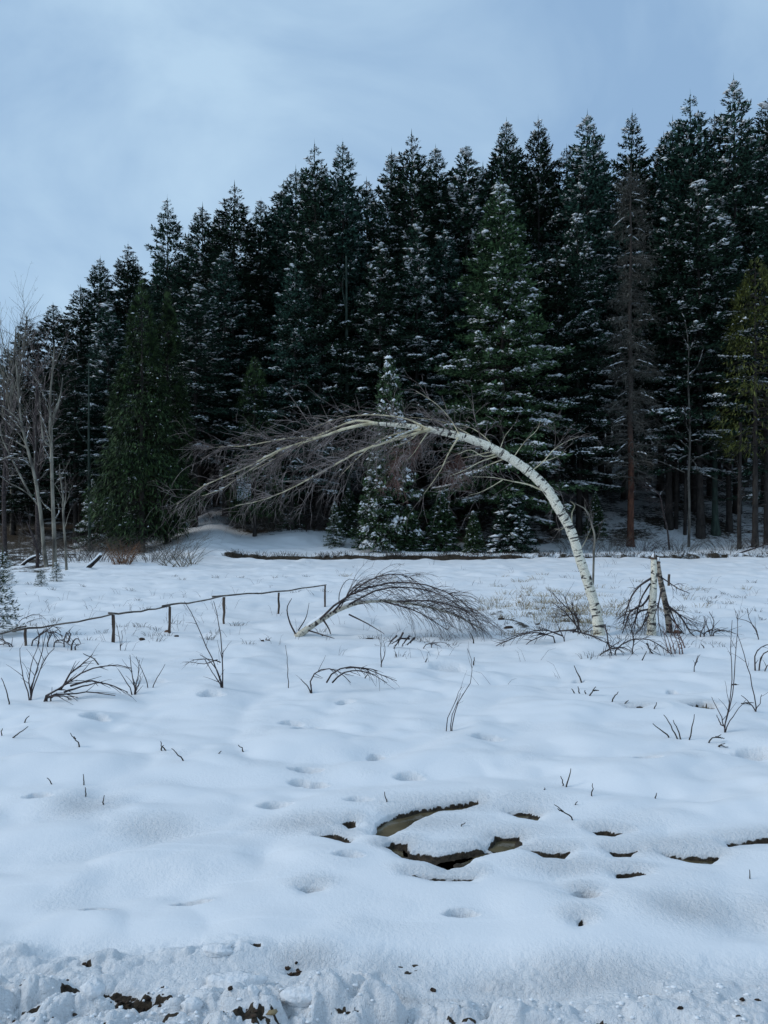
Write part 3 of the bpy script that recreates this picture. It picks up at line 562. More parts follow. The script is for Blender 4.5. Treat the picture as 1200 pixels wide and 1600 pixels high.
# drooping conifers (dark green pair, yellow green one)
def drooping(seed, H, R, cb, n, green, prof=.7, snow=0., lob=.8):
    global rng
    rng = np.random.default_rng(seed); mbc = MB()
    t = rng.uniform(0, 1, n) ** 1.1; az = rng.uniform(0, 6.28, n)
    nlob = 60; lt = rng.uniform(0, .93, nlob); la = rng.uniform(0, 6.28, nlob); I = rng.integers(0, nlob, n); own = rng.uniform(0, 1, n) < lob
    t = np.where(own, np.clip(lt[I] + rng.normal(0, .022, n), 0, .995), t); az = np.where(own, la[I] + rng.normal(0, .30, n), az)
    rad = R * (np.clip(1 - t, 0, 1) ** prof) * np.where(own, rng.uniform(.75, 1.18, n) * rng.uniform(.8, 1.1, nlob)[I], .35 + .6 * rng.uniform(0, 1, n) ** .6) * (.62 + .38 * sstep(0, .18, t)) + .04
    P = np.stack([np.cos(az) * rad, np.sin(az) * rad, cb + (H - cb) * t - np.where(own, .25 * rad * rng.uniform(0, 1, n), 0)], -1); D = np.stack([np.cos(az) * .5, np.sin(az) * .5, -.5 + 1.5 * t ** 3 + 0 * t], -1) + rng.normal(0, .35, (n, 3))
    kites(mbc, P, D, rng.uniform(.22, .6, n) * (1 - .55 * t), rng.uniform(.02, .045, n), fold=.2)
    nb = 160; tb = rng.uniform(0, .95, nb); ab_ = rng.uniform(0, 6.28, nb); lb = R * (1 - tb) ** prof * .85; z0 = cb + (H - cb) * tb
    BP = np.stack([np.stack([np.cos(ab_) * lb * s, np.sin(ab_) * lb * s, z0 + lb * (.25 * s - .5 * s * s)], -1) for s in (0, .35, .7, 1)], 1)
    tubes(mbc, BP, np.full((nb, 4), .02) * np.array([1.5, 1, .7, .4]), 3, mi=1)
    ms = None
    if snow:
        K = np.where(rng.uniform(0, 1, n) < snow)[0]; msb = MB(); bl = rng.gamma(2, .035, len(K)) + .02; blobs(msb, P[K] + [0, 0, .04], D[K] * [1, 1, .3], bl, bl * .5, bl * .3 + .02); ms = msb.mesh('branch_snow', M['snow'])
    mt = MB(); zz = np.linspace(-.5, H, 12); r = H * .011 * (1 - zz / H).clip(.03) ** .8; r[0] *= 1.5; TP = np.c_[0 * zz, 0 * zz, zz]; tubes(mt, TP, r, 8)
    DP, DR = grow(TP, r, 50, tr=(.03, .4), L=(.5, 2), ang=(70, 110), grav=.4, rs=.14, rmax=.03, rmin=.01); tubes(mt, DP, DR, 3)
    return dict(H=H, trunk=mt.mesh('trunk', M['bark']), crown=mbc.mesh('crown', [M[green], M['bark']], smooth=False), snow=ms)
special(drooping(41, 15, 2.6, .8, 26000, 'cedar', .78, .006), 222, 440, 41.5, 'drooping_conifer', 'dark green conifer with drooping sprays and no snow, taller left one of the pair')
special(drooping(42, 14.6, 1.9, .8, 20000, 'cedar', .8, .006), 262, 455, 42.8, 'drooping_conifer', 'dark green conifer with drooping sprays, right one of the snowless pair')
special(drooping(43, 16, 2.4, 5.2, 7000, 'yellow', .6, .006, .85), 1180, 405, 43.5, 'yellow_conifer', 'yellow green drooping conifer at the right edge over a bare trunk')
special(drooping(44, 12, 1.9, 1.5, 9000, 'cedar', .6, .015), 398, 560, 45, 'drooping_conifer', 'dark green conifer above the forest track opening')

# dead grey spruce with reddish trunk
rng = np.random.default_rng(51); mt = MB(); Hd = 22.5; zz = np.linspace(-.5, Hd, 18); r = .21 * (1 - zz / Hd).clip(.04) ** .7; r[0] *= 1.6
TP = np.c_[np.cumsum(rng.normal(0, .03, 18)), 0 * zz, zz]; tubes(mt, TP, r, 10, rough=.08); tr_d = mt.mesh('trunk', M['redbark'])
mc = MB(); P1, R1 = grow(TP, r, 300, tr=(.2, .98), L=(.9, 3.2), ang=(70, 110), grav=.7, wig=.08, m=6, rs=.2, rmax=.035, rmin=.012, taperL=.72); tubes(mc, P1, R1, 3)
P2, R2 = grow(P1, R1, 3600, L=(.25, .8), ang=(30, 75), grav=.8, wig=.12, m=3, rs=.5, rmin=.006); tubes(mc, P2, R2, 3)
n = 8000; k = rng.integers(0, len(P2), n); pp = P2[k, rng.integers(0, 3, n)]; sel = (pp[:, 2] > 9 + 3 * rng.uniform(-1, 1, n)); kites(mc, pp[sel], rng.normal(0, 1, (sel.sum(), 3)) * [1, 1, .4] + [0, 0, -.6], rng.uniform(.15, .38, sel.sum()), np.full(sel.sum(), .03), mi=1)
x, d = (986 - 600) / FPX * 44.5, 44.5; g = gz(x, d)
rt = thing('dead_spruce', 'dead grey brown spruce with thin twigs and a reddish bare trunk', 'tree', (x, d, g - .1)); sc_ = (CAMH + (800 - 252) / FPX * d - g) / Hd; rt.scale = (1, 1, sc_)
part('trunk', tr_d, rt); part('crown', mc.mesh('crown', [M['darkgrey'], M['dead']], smooth=False), rt)
ms = MB(); K = np.where((P1[:, 3, 2] > 2.5) & (rng.uniform(0, 1, len(P1)) < .10))[0]
for q in (2, 3, 4): blobs(ms, P1[K, q] + [0, 0, .03], P1[K, q + 1] - P1[K, q], np.full(len(K), .22), np.full(len(K), .05), np.full(len(K), .05))
part('branch_snow', ms.mesh('branch_snow', M['snow']), rt, kind='stuff')

# ------------------------------------------------------------------ bare trees in the forest
def bare_tree(name, label, trunk_px, rads, d, m_, limbs=(), n1=12, n2=80, n3=0, L1=(.8, 2.5), L2=(.3, 1), snow=0, depth=0, grav=0, k=7, fine='twig', up=.4, group=None, seed=1, tr1=(.3, .95)):
    global rng
    rng = np.random.default_rng(seed)
    base = at(*trunk_px[0], d); base[2] = gz(base[0], d) - .1
    tl = pxl(trunk_px, d, depth); tl[0] = base; TP, TR = smooth_line(tl, rads, 16)
    root = thing(name, label, 'tree', tuple(base), group)
    mb = MB(); tubes(mb, TP, TR, k, rough=.05); part('trunk', mb.mesh('trunk', m_, base, uv=True), root)
    lines = [(pxl(p, d, rng.uniform(-.6, .6)), np.linspace(r0, r0 * .35, len(p))) for p, r0 in limbs]
    LP, LR = (resample(lines, 8) if lines else (np.zeros((0, 8, 3)), np.zeros((0, 8))))
    for i in range(len(LP)):
        mb = MB(); tubes(mb, LP[i:i + 1], LR[i:i + 1], 5); part('limb', mb.mesh('limb', m_, base, uv=True), root)
    P1, R1 = grow(TP, TR, n1, tr=tr1, L=L1, ang=(25, 60), grav=grav, wig=.13, m=8, rs=.38, rmin=.009, bias=(0, 0, up))
    A = np.concatenate([LP, P1]) if len(LP) else P1; AR = np.concatenate([LR, R1]) if len(LP) else R1
    mb = MB(); tubes(mb, P1, R1, 4)
    P2, R2 = grow(A, AR, n2, L=L2, ang=(20, 60), grav=grav, wig=.15, m=5, rs=.6, rmin=.008, bias=(0, 0, up * .6)); tubes(mb, P2, R2, 3, mi=1)
    if n3: P3, R3 = grow(P2, R2, n3, L=(.2, .6), ang=(20, 60), grav=grav, wig=.15, m=4, rs=.7, rmin=.006, bias=(0, 0, up * .4)); tubes(mb, P3, R3, 3, mi=1)
    part('twigs', mb.mesh('twigs', [m_, M[fine]], base), root, kind='stuff')
    if snow:
        ms = MB(); B = np.concatenate([A, ]); ii = rng.integers(0, len(B), snow); jj = rng.integers(1, 7, snow)
        blobs(ms, B[ii, jj] + [0, 0, .04], B[ii, jj + 1] - B[ii, jj] + [.001, 0, 0], rng.uniform(.05, .22, snow), rng.uniform(.012, .03, snow), rng.uniform(.012, .03, snow)); part('branch_snow', ms.mesh('branch_snow', M['snow'], base), root, kind='stuff')
    return root
G = M['greybark']
bare_tree('leafless_tree', 'pale bare tree forking high up, middle of the leafless trees at left', [(85,890),(85,850),(83,800),(81,740),(80,680),(78,630),(82,580),(85,540)], [.10,.09,.08,.07,.065,.05,.035,.018], 31.5, G,
          [([(80,668),(88,640),(95,615),(98,590)], .06), ([(82,760),(90,752),(102,745)], .03), ([(84,815),(92,800),(88,780)], .03), ([(82,700),(70,690),(65,660),(62,620)], .05), ([(83,800),(72,792),(60,775)], .03)], 10, 90, 160, snow=50, seed=61)
bare_tree('leafless_tree', 'leaning pale bare tree with long snowy limbs, leftmost of the leafless trees', [(73,888),(68,850),(62,790),(52,735),(40,690),(32,650),(28,600),(24,560)], [.095,.085,.075,.065,.055,.045,.03,.018], 31.8, G,
          [([(60,790),(48,775),(30,762),(15,755),(-5,740)], .035), ([(50,730),(35,720),(12,714),(-8,725)], .04), ([(42,700),(25,690),(5,680)], .04), ([(48,775),(30,740),(15,710),(5,690),(-5,650)], .05), ([(40,690),(28,655),(10,640),(-6,630)], .04)], 12, 110, 200, snow=70, seed=62)
bare_tree('leafless_tree', 'thin bare sapling, rightmost of the leafless trees at left', [(104,895),(102,850),(99,810),(98,770),(94,745),(93,725)], [.055,.05,.045,.035,.025,.015], 30.8, G, [([(99,800),(103,770),(102,748)], .03)], 6, 30, 30, L1=(.5, 1.2), seed=63)
bare_tree('leafless_tree', 'short stump like thin trunk left of the forked bare tree', [(58,885),(58,860),(50,835),(42,815)], [.08,.07,.05,.02], 32.2, M['twig'], [], 5, 20, 0, L1=(.4, 1), seed=64)
bare_tree('leafless_tree', 'tall feathery bare tree against the sky at far left', [(20,800),(20,700),(18,620),(22,560),(25,510)], [.22,.18,.13,.08,.03], 52, G, [([(19,640),(5,590),(-5,540)], .08), ([(20,620),(35,560),(42,495)], .08), ([(19,660),(30,600),(30,520)], .07)], 20, 220, 400, L1=(2, 5), L2=(1, 2.4), fine='greybark', up=.8, seed=65)
bare_tree('leafless_tree', 'feathery bare tree with brownish twigs behind the pale leafless trees', [(60,860),(58,760),(55,680),(58,600),(60,540)], [.16,.13,.10,.06,.02], 42, M['twig'], [], 18, 190, 240, L1=(1.5, 3.5), L2=(.6, 1.6), fine='purple', up=.7, seed=66)
bare_tree('leafless_tree', 'brownish bare tree left of the dark spruces at far left', [(8,860),(6,760),(10,680),(5,600)], [.13,.10,.07,.02], 40, M['twig'], [], 13, 110, 130, L1=(1.2, 3), L2=(.6, 1.4), fine='purple', up=.6, seed=67)
bare_tree('leafless_tree', 'tall straight branchless trunk left of the dark green drooping conifers', [(140,860),(140,780),(139,700),(139,560)], [.10,.09,.075,.03], 43, M['greenbark'], [], 4, 10, 0, seed=68)
bare_tree('leafless_tree', 'greenish bare spruce trunk rising above the top of the birch arch', [(545,850),(544,700),(542,560),(541,400)], [.17,.15,.12,.05], 47.2, M['greenbark'], [], 8, 30, 0, grav=.3, up=0, seed=69)
# right hand forest interior
bare_tree('leafless_tree', 'smooth greenish trunk flaring at its foot in the snowy forest at right', [(1118,832),(1117,800),(1117,740),(1116,690),(1117,620),(1117,500),(1117,380)], [.34,.19,.17,.16,.15,.13,.10], 47, M['greenbark'], [([(1115,700),(1100,705),(1088,712)], .035), ([(1117,697),(1132,690),(1148,682)], .03)], 14, 60, 40, L1=(1, 2.5), snow=16, seed=70, grav=.3, up=0)
bare_tree('leafless_tree', 'thin bare tree with snowy crooked boughs between the two bark trunks', [(1076,858),(1077,800),(1076,740),(1078,690),(1077,640),(1075,590),(1076,540),(1070,500)], [.09,.08,.07,.065,.06,.045,.03,.015], 44.5, M['darkgrey'], [([(1076,690),(1065,680),(1055,673),(1045,671)], .03), ([(1077,700),(1060,685),(1050,665),(1036,660)], .03), ([(1077,690),(1090,688),(1097,690)], .025), ([(1072,712),(1060,720),(1060,728)], .02), ([(1073,710),(1085,722),(1090,735),(1112,746),(1128,752)], .03), ([(1070,738),(1045,727),(1030,720),(1012,718),(990,706)], .035)], 16, 90, 80, snow=90, seed=71, grav=.2, up=.1)
bare_tree('leafless_tree', 'thin dark trunk with a blunt foot in the snow below the yellow conifer', [(1155,852),(1155,800),(1156,740),(1157,660)], [.13,.12,.10,.09], 43.6, M['bark'], [], 6, 20, 0, seed=72, grav=.4, up=0)
bare_tree('leafless_tree', 'dark trunk half hidden behind the others near the right edge', [(1181,830),(1181,780),(1181,700),(1180,600)], [.16,.15,.14,.12], 49, M['bark'], [], 6, 20, 0, seed=73, grav=.4, up=0)
bare_tree('leafless_tree', 'dark forest trunk right of the dead red trunk', [(1056,838),(1057,780),(1057,700),(1056,600)], [.15,.14,.13,.11], 48, M['bark'], [], 6, 20, 0, seed=74, grav=.4, up=0)
bare_tree('leafless_tree', 'slender dark forest trunk nearest right of the dead red trunk', [(1070,840),(1071,790),(1071,720),(1071,620)], [.12,.11,.10,.09], 47, M['bark'], [], 6, 20, 0, seed=75, grav=.4, up=0)
bare_tree('leafless_tree', 'stout dark trunk cut by the right edge of the picture', [(1198,850),(1198,800),(1198,720),(1197,600)], [.2,.18,.17,.15], 45, M['bark'], [], 8, 24, 0, seed=76, grav=.4, up=0)
bare_tree('leafless_tree', 'crooked snowy bare shrub tree right of the dead red trunk', [(1046,865),(1043,830),(1036,800),(1028,770),(1016,762),(1003,760)], [.06,.05,.045,.035,.03,.015], 43.5, M['twig'], [([(1036,795),(1028,785),(1018,782)], .02), ([(1040,815),(1030,800),(1020,795)], .02)], 10, 60, 60, L1=(.5, 1.3), L2=(.3, .7), snow=26, seed=77, grav=.2, up=.1)
bare_tree('bare_sapling', 'crooked greenish sapling just right of the lower birch trunk', [(926,890),(928,865),(929,835),(924,818),(914,795),(905,790),(893,784)], [.035,.03,.027,.023,.018,.014,.008], 22, G, [([(918,805),(914,790),(914,780)], .010), ([(927,850),(935,840),(938,820)], .008)], 8, 24, 0, L1=(.2, .6), L2=(.1, .35), seed=78)

# brush and thickets at the forest edge
def shrub(name, label, px, py, d, h, n, m_, spread=.5, arch=.3, n2=0, r=.006, seed=1, group=None, cat='shrub', dirx=0, w=.3):
    global rng
    rng = np.random.default_rng(seed); x = (px - 600) / FPX * d; g = gz(x, d); b0 = np.array([x, d, g])
    az = rng.uniform(0, 6.28, n); rad = rng.uniform(0, w, n); p = b0 + np.stack([np.cos(az) * rad, np.sin(az) * rad, np.full(n, -.05)], -1)
    dr = norm(np.stack([np.cos(az) * spread + dirx, np.sin(az) * spread, np.ones(n)], -1) + rng.normal(0, .12, (n, 3))); l = h * rng.uniform(.45, 1.1, n); out = [p]; m = 7
    for i in range(m - 1):
        p = p + dr * (l / (m - 1))[:, None]; out.append(p); dr = norm(dr + np.stack([np.cos(az), np.sin(az), 0 * az - 1], -1) * arch / (m - 1) * 1.5 + rng.normal(0, .07, (n, 3)))
    P = np.stack(out, 1); R = (r * rng.uniform(.7, 1.3, n))[:, None] * np.linspace(1, .35, m)[None]; mb = MB(); tubes(mb, P, R, 3)
    if n2: P2, R2 = grow(P, R, n2, tr=(.25, 1), L=(h * .12, h * .4), ang=(15, 50), grav=arch * .5, wig=.12, m=4, rs=.8, rmin=r * .35); tubes(mb, P2, R2, 3)
    return solo(name, mb.mesh(name, m_, b0), label, cat, tuple(b0), group)
BR = [(352,830,48,2.4,'bare brush right of the track mouth'),(395,830,47,2.8,'purple brown brush hanging over the snowbank beside the track'),(432,832,46.5,2.8,'dense bare brush under the birch arch left of the tiny fir'),(472,835,46,2.6,'bare brush just left of the tiny yellowish fir'),
      (560,840,45.5,2.6,'bare brush right of the tiny yellowish fir'),(612,850,44,2.5,'bare brush beneath the reddish birch twigs'),(660,850,43.5,2.2,'bare brush over the ditch left of the snow laden low fir'),
      (270,868,36,1.9,'bare brush below the dark green drooping conifers'),(235,875,35,1.7,'low bare brush right of the rusty shrub'),(150,880,35,2.0,'bare brush behind the fallen snowy log'),
      (900,862,43.5,1.7,'bare twiggy brush behind the lower birch trunk'),(950,862,42.5,1.7,'low brush at the foot of the dead spruce'),(1005,865,42.5,1.5,'low brush right of the dead spruce foot'),(1060,862,43,1.3,'low brush among the forest trunks at right'),(1140,862,43,1.2,'low brush before the greenish flared trunk'),(1190,868,43,1.4,'low brush at the right end of the ditch'),
      (30,870,36,2.2,'dark brush at far left behind the leafless trees'),(120,872,37,2.2,'dark brush right of the leafless trees')]
for i, (px, py, d, h, lab) in enumerate(BR): shrub('brush_thicket', lab, px, py, d, h, 70, M['darkgrey'] if i % 3 else M['twig'], .55, .45, 200, .009, 100 + i, 'bare brush along the forest edge', w=1.3)
shrub('rusty_shrub', 'low rusty orange dry shrub at the left forest edge', 192, 885, 33.5, 1.15, 120, M['orange'], .45, .2, 160, .008, 140, w=.45)
for i, (px, d, h) in enumerate([(300,34,1.0),(265,32.5,.8),(285,33.2,1.1)]): shrub('cut_brush', ['leaning pale cut stems where the track leaves the brush', 'small bundle of pale dry stems beside the rusty shrub', 'splayed pale stems between the track and the drooping conifers'][i], px, 0, d, h, 14, G, .9, .1, 20, .018, 150 + i, 'pale stems at the edge of the track', w=.3)
# fallen snowy log, left
def log(label, pts, d, r, m_, depth=0, snowy=True, name='fallen_log', seed=3):
    global rng
    rng = np.random.default_rng(seed); P = pxl(pts, d, depth); TP, TR = smooth_line(P, np.linspace(r, r * .6, len(pts)), 9); base = TP[0].copy(); root = thing(name, label, 'log', tuple(base))
    mb = MB(); tubes(mb, TP, TR, 8, cap=True, rough=.1); part('trunk', mb.mesh('trunk', m_, base), root)
    if snowy: mb = MB(); tubes(mb, TP + [0, 0, r * .8], TR * .8, 7, cap=True, rough=.15); part('snow_cap', mb.mesh('snow_cap', M['snow'], base), root)
log('fallen log capped with snow lying at the left forest edge', [(122,906),(135,890),(150,876),(158,868)], 31, .11, M['bark'])
log('short snowy fallen pole leaning beside the leafless trees', [(28,890),(45,875),(62,868)], 33, .08, M['bark'], seed=4)
log('dark fallen branch at the right end of the ditch bank', [(1150,866),(1175,858),(1210,846)], 41, .05, M['twig'], snowy=False, name='fallen_branch', seed=5)

# ------------------------------------------------------------------ the arched birch
D0 = 14.74; rng = np.random.default_rng(200)
tk = [(937,996),(934,972),(930,950),(920,915),(905,870),(890,825),(873,795),(855,765),(830,740),(800,718),(770,701),(740,688),(700,677),(670,671),(640,666),(605,663),(575,661)]
rk = np.array([10.5, 9.2, 8.6, 8.6, 8.2, 8.2, 8.4, 8.6, 8.4, 8.0, 7.8, 7.2, 6.2, 5.6, 4.4, 3.6, 3.0]) * .92 / FPX * D0
TP, TR = smooth_line(pxl(tk, D0, .5), rk, 70); base = TP[0].copy(); base[2] = gz(base[0], base[1]) - .02
arch = thing('arched_birch', 'white birch bowed into a big arch with its crown hanging left', 'tree', tuple(base))
mb = MB(); TP2 = np.vstack([TP[:1] - [0, 0, .25], TP]); TR2 = np.r_[TR[0] * 1.15, TR]; tubes(mb, TP2, TR2 * (1 + .05 * np.sin(np.arange(len(TR2)) * 2.1)), 14, rough=.03); part('trunk', mb.mesh('trunk', M['birch'], base, uv=True), arch)
px_r = lambda r: r / FPX * D0
LIMBS = [  # points, first radius px, last radius px, depth lean
 ([(585,661),(545,668),(510,680),(470,692),(430,706),(390,728),(350,745),(320,758),(295,775),(276,788)], 3.2, .8, -.3),
 ([(590,662),(560,657),(525,668),(490,684),(450,706),(420,722),(395,735)], 2.6, .8, .4),
 ([(672,671),(640,680),(600,692),(560,706),(520,728),(480,750),(440,770),(405,783),(368,790)], 3.0, .8, -.6),
 ([(668,670),(640,656),(600,649),(560,649),(525,655),(490,668)], 2.0, .6, .7),
 ([(500,684),(460,684),(420,690),(380,697),(345,698),(320,702)], 1.7, .6, .2),
 ([(665,671),(630,675),(590,690),(560,715),(530,745)], 2.0, .6, .9),
 ([(655,668),(620,683),(590,695)], 1.8, .6, -.9), ([(660,669),(640,688),(610,700)], 1.8, .6, .6),
 ([(440,703),(400,728),(370,748),(345,765),(315,775)], 1.5, .5, -.5),
 ([(718,678),(700,650),(680,630),(650,611)], 1.5, .5, .2),
 ([(847,766),(825,757),(800,752),(770,746),(738,745)], 1.8, .5, -.3), ([(785,750),(765,762),(748,770),(732,774)], 1.1, .5, -.4),
 ([(780,708),(755,713),(735,703),(715,710)], 1.6, .5, -.3), ([(778,712),(750,722),(725,735),(700,745)], 1.5, .5, -.5), ([(770,705),(740,712),(700,722),(675,735)], 1.5, .5, .6), ([(790,716),(760,728),(735,740),(722,750)], 1.3, .4, .5),
 ([(716,684),(700,710),(690,732),(675,755),(662,772)], 1.9, .6, -.4), ([(668,676),(655,695),(645,710),(632,722)], 1.5, .5, -.3),
 ([(760,697),(735,680),(700,662),(670,655),(640,652)], 1.4, .4, .8), ([(775,703),(760,685),(735,668),(712,662)], 1.3, .4, .3),
 ([(828,738),(848,722),(866,702),(885,690),(904,682)], 1.3, .4, .5), ([(845,722),(865,716),(885,705)], .9, .4, .5), ([(826,738),(845,748),(858,765),(868,785),(870,800)], 1.2, .5, -.1), ([(800,718),(820,690),(840,670),(846,650)], .8, .3, .6), ([(780,705),(790,680),(800,668)], .8, .3, .4),
 ([(905,862),(915,845),(925,820)], .9, .3, .5), ([(890,815),(875,828),(866,826)], 1.0, .4, .3), ([(893,822),(894,800),(898,790),(891,783)], 1.8, .8, .1)]
lp = []
for pts, r0, r1, dp in LIMBS: lp.append((pxl(pts, D0 + .3, dp), np.linspace(px_r(r0), px_r(r1), len(pts))))
LP, LR = resample(lp, 14); LR = LR * .85 * np.linspace(1, .45, 14)[None] ** .8
for i in range(len(LP)):
    mb = MB(); tubes(mb, LP[i:i + 1], LR[i:i + 1], 6, rough=.04); part('limb', mb.mesh('limb', M['limb'], base), arch)
rng = np.random.default_rng(201); W_ = (-.32, 0, .02)
crownL = list(range(0, 9)) + [0, 2, 4]; A, AR = LP[crownL], LR[crownL]
P1, R1 = grow(A, AR, 230, tr=(.12, 1), L=(.4, 1.5), ang=(15, 70), grav=.4, wig=.13, m=8, rs=.55, rmax=.009, rmin=.005, bias=W_, taperL=.35)
P1b, R1b = grow(TP, TR, 55, tr=(.62, 1), L=(.4, 1.3), ang=(40, 100), grav=.5, wig=.1, m=8, rs=.15, rmax=.009, rmin=.005, bias=(-.4, 0, -.1))
P1c, R1c = grow(LP[9:], LR[9:], 130, tr=(.2, 1), L=(.25, .8), ang=(15, 55), grav=.15, wig=.12, m=8, rs=.6, rmax=.007, rmin=.0045)
A1 = np.concatenate([P1, P1b, P1c]); B1 = np.concatenate([R1, R1b, R1c])
mb = MB(); tubes(mb, A1, B1, 3)
P2, R2 = grow(np.concatenate([P1, P1b]), np.concatenate([R1, R1b]), 820, tr=(.1, 1), L=(.25, .8), ang=(15, 75), grav=1.1, wig=.17, m=7, rs=.7, rmax=.005, rmin=.0036, bias=(-.1, 0, -.1))
P2c, R2c = grow(P1c, R1c, 260, tr=(.1, 1), L=(.15, .5), ang=(20, 55), grav=.25, wig=.14, m=6, rs=.7, rmin=.003)
tubes(mb, P2, R2, 3, mi=1); tubes(mb, P2c, R2c, 3, mi=1)
P3, R3 = grow(P2, R2, 1150, tr=(.1, 1), L=(.1, .4), ang=(20, 80), grav=.8, wig=.18, m=4, rs=.8, rmin=.0027); tubes(mb, P3, R3, 3, mi=1)
part('twigs', mb.mesh('twigs', [M['purple'], M['purple']], base), arch, kind='stuff', label='purple brown hanging birch twigs')
# reddish catkin clump under the top of the arch
mb = MB(); rng = np.random.default_rng(203)
c0, r0_ = smooth_line(pxl([(680,690),(650,700),(622,720),(615,755)], D0 + .2), [.008] * 4, 8)
c1, r1_ = smooth_line(pxl([(720,700),(715,720),(705,745)], D0 + .4), [.008] * 3, 8)
CP = np.stack([c0, c1]); CR = np.stack([r0_, r1_]); a1, b1 = grow(CP, CR, 60, L=(.2, .6), grav=.6, m=6, rs=.7, rmin=.004); a2, b2 = grow(a1, b1, 900, tr=(0, 1), L=(.08, .25), ang=(30, 90), grav=.6, m=4, rs=.9, rmin=.0035)
tubes(mb, a1, b1, 3); tubes(mb, a2, b2, 3)
part('catkin_twigs', mb.mesh('catkin_twigs', M['redtwig'], base), arch, kind='stuff', label='reddish brown clump of fine twigs')
rng = np.random.default_rng(204); mb = MB(); n = 60; ii = rng.integers(0, 9, n); jj = rng.integers(1, 12, n); blobs(mb, LP[ii, jj] + [0, 0, .018], LP[ii, jj + 1] - LP[ii, jj], rng.uniform(.03, .10, n), rng.uniform(.008, .014, n), rng.uniform(.008, .018, n)); part('branch_snow', mb.mesh('branch_snow', M['snow'], base), arch, kind='stuff')

# ------------------------------------------------------------------ the fallen, bowed birch in the meadow
rng = np.random.default_rng(210); D1 = 14.45
P, R = smooth_line(pxl([(463,996),(478,984),(500,969),(530,952),(560,942),(595,939),(640,943),(690,954),(725,968),(754,984)], D1, .3), np.array([5.4, 5, 4.6, 3.8, 3.0, 2.4, 2, 1.6, 1.2, .7]) / FPX * D1, 30)
base = P[0].copy(); fb = thing('bowed_birch', 'small birch bent over so its twiggy crown rests on the snow', 'tree', tuple(base))
mb = MB(); tubes(mb, P, R, 8, rough=.06, cap=True); part('trunk', mb.mesh('trunk', M['birch3'], base, uv=True), fb)
lb = [([(520,957),(545,930),(575,908),(610,897),(640,902),(655,912)], 1.6), ([(500,968),(530,940),(570,920),(620,910),(670,915),(715,935),(745,960)], 1.9), ([(545,945),(590,922),(640,918),(690,930),(730,955)], 1.6), ([(530,952),(555,915),(565,908)], 1.0),
      ([(463,993),(452,970),(449,948),(456,935)], 1.6), ([(466,985),(478,965),(483,942)], 1.1), ([(482,985),(505,992),(530,1000)], 1.4), ([(505,992),(495,1000),(478,1017)], 1.2), ([(545,960),(575,975),(600,990)], 1.4), ([(600,940),(650,955),(700,985)], 1.5), ([(620,940),(680,940),(735,960),(752,975)], 1.5), ([(530,950),(531,925),(545,905),(560,908)], .9), ([(505,968),(515,985),(518,1000)], 1.6)]
FLP, FLR = resample([(pxl(p, D1, rng.uniform(-.4, .5)), np.linspace(r / FPX * D1, .3 * r / FPX * D1, len(p))) for p, r in lb], 10)
for i in range(len(FLP)): mb = MB(); tubes(mb, FLP[i:i + 1], FLR[i:i + 1], 5); part('limb', mb.mesh('limb', M['twig'], base), fb)
mb = MB(); a1, b1 = grow(np.concatenate([FLP[:4], FLP[9:11]]), np.concatenate([FLR[:4], FLR[9:11]]), 210, tr=(.15, 1), L=(.4, .9), ang=(20, 55), grav=1.1, wig=.06, m=7, rs=.6, rmax=.006, rmin=.004, bias=(.35, 0, 0))
a1b, b1b = grow(P[8:][None], R[8:][None], 90, L=(.3, .8), ang=(25, 60), grav=.9, wig=.06, m=7, rs=.4, rmax=.006, rmin=.004, bias=(.2, 0, .1))
a1 = np.concatenate([a1, a1b]); b1 = np.concatenate([b1, b1b]); tubes(mb, a1, b1, 3)
a2, b2 = grow(a1, b1, 900, L=(.12, .45), ang=(15, 45), grav=.7, wig=.09, m=5, rs=.7, rmin=.0028); tubes(mb, a2, b2, 3, mi=1); part('twigs', mb.mesh('twigs', [M['twig'], M['purple']], base), fb, kind='stuff')
mb = MB(); tubes(mb, P[2:14] + [0, 0, .035], R[2:14] * .75, 6, cap=True, rough=.25); part('snow_cap', mb.mesh('snow_cap', M['snow'], base), fb)

# ------------------------------------------------------------------ broken birch stumps with hanging branches
def stump(label, pts, rpx, m_, d, seed):
    global rng
    rng = np.random.default_rng(seed); P, R = smooth_line(pxl(pts, d), np.array(rpx) / FPX * d, 26); base = P[0].copy(); base[2] = gz(base[0], base[1]) - .02
    root = thing('broken_birch', label, 'tree stump', tuple(base)); mb = MB(); tubes(mb, np.vstack([P[:1] - [0, 0, .25], P]), np.r_[R[0] * 1.2, R], 12, rough=.06); part('trunk', mb.mesh('trunk', m_, base, uv=True), root)
    mb = MB(); k = 9; an = np.arange(k) / k * 6.283; top = P[-1]; ring = top + np.stack([np.cos(an), np.sin(an), 0 * an], -1) * R[-1] * .82
    hh = rng.uniform(.03, .17, k); sp = np.stack([ring, ring * .75 + top * .25 + np.stack([0 * an, 0 * an, hh], -1)], 1); tubes(mb, sp, np.stack([np.full(k, .022), np.full(k, .004)], 1), 4); tubes(mb, np.stack([top - [0, 0, .05], top + [0, 0, .05]]), np.array([R[-1] * .8, R[-1] * .3]), 8, cap=True)
    part('splintered_top', mb.mesh('splintered_top', M['wood'], base), root)
    mb = MB(); tubes(mb, np.stack([top + [0, 0, .04], top + [.01, 0, .12]]), np.array([.045, .02]), 7, cap=True, rough=.2); part('snow_cap', mb.mesh('snow_cap', M['snow'], base), root)
    return root, base
s1, b1_ = stump('white snapped birch trunk with black knots, left of the two broken stems', [(1018,992),(1018,960),(1021,920),(1022,895),(1021,874)], [7.6, 6.2, 5.6, 4.9, 4.3], M['birch'], 14.7, 301)
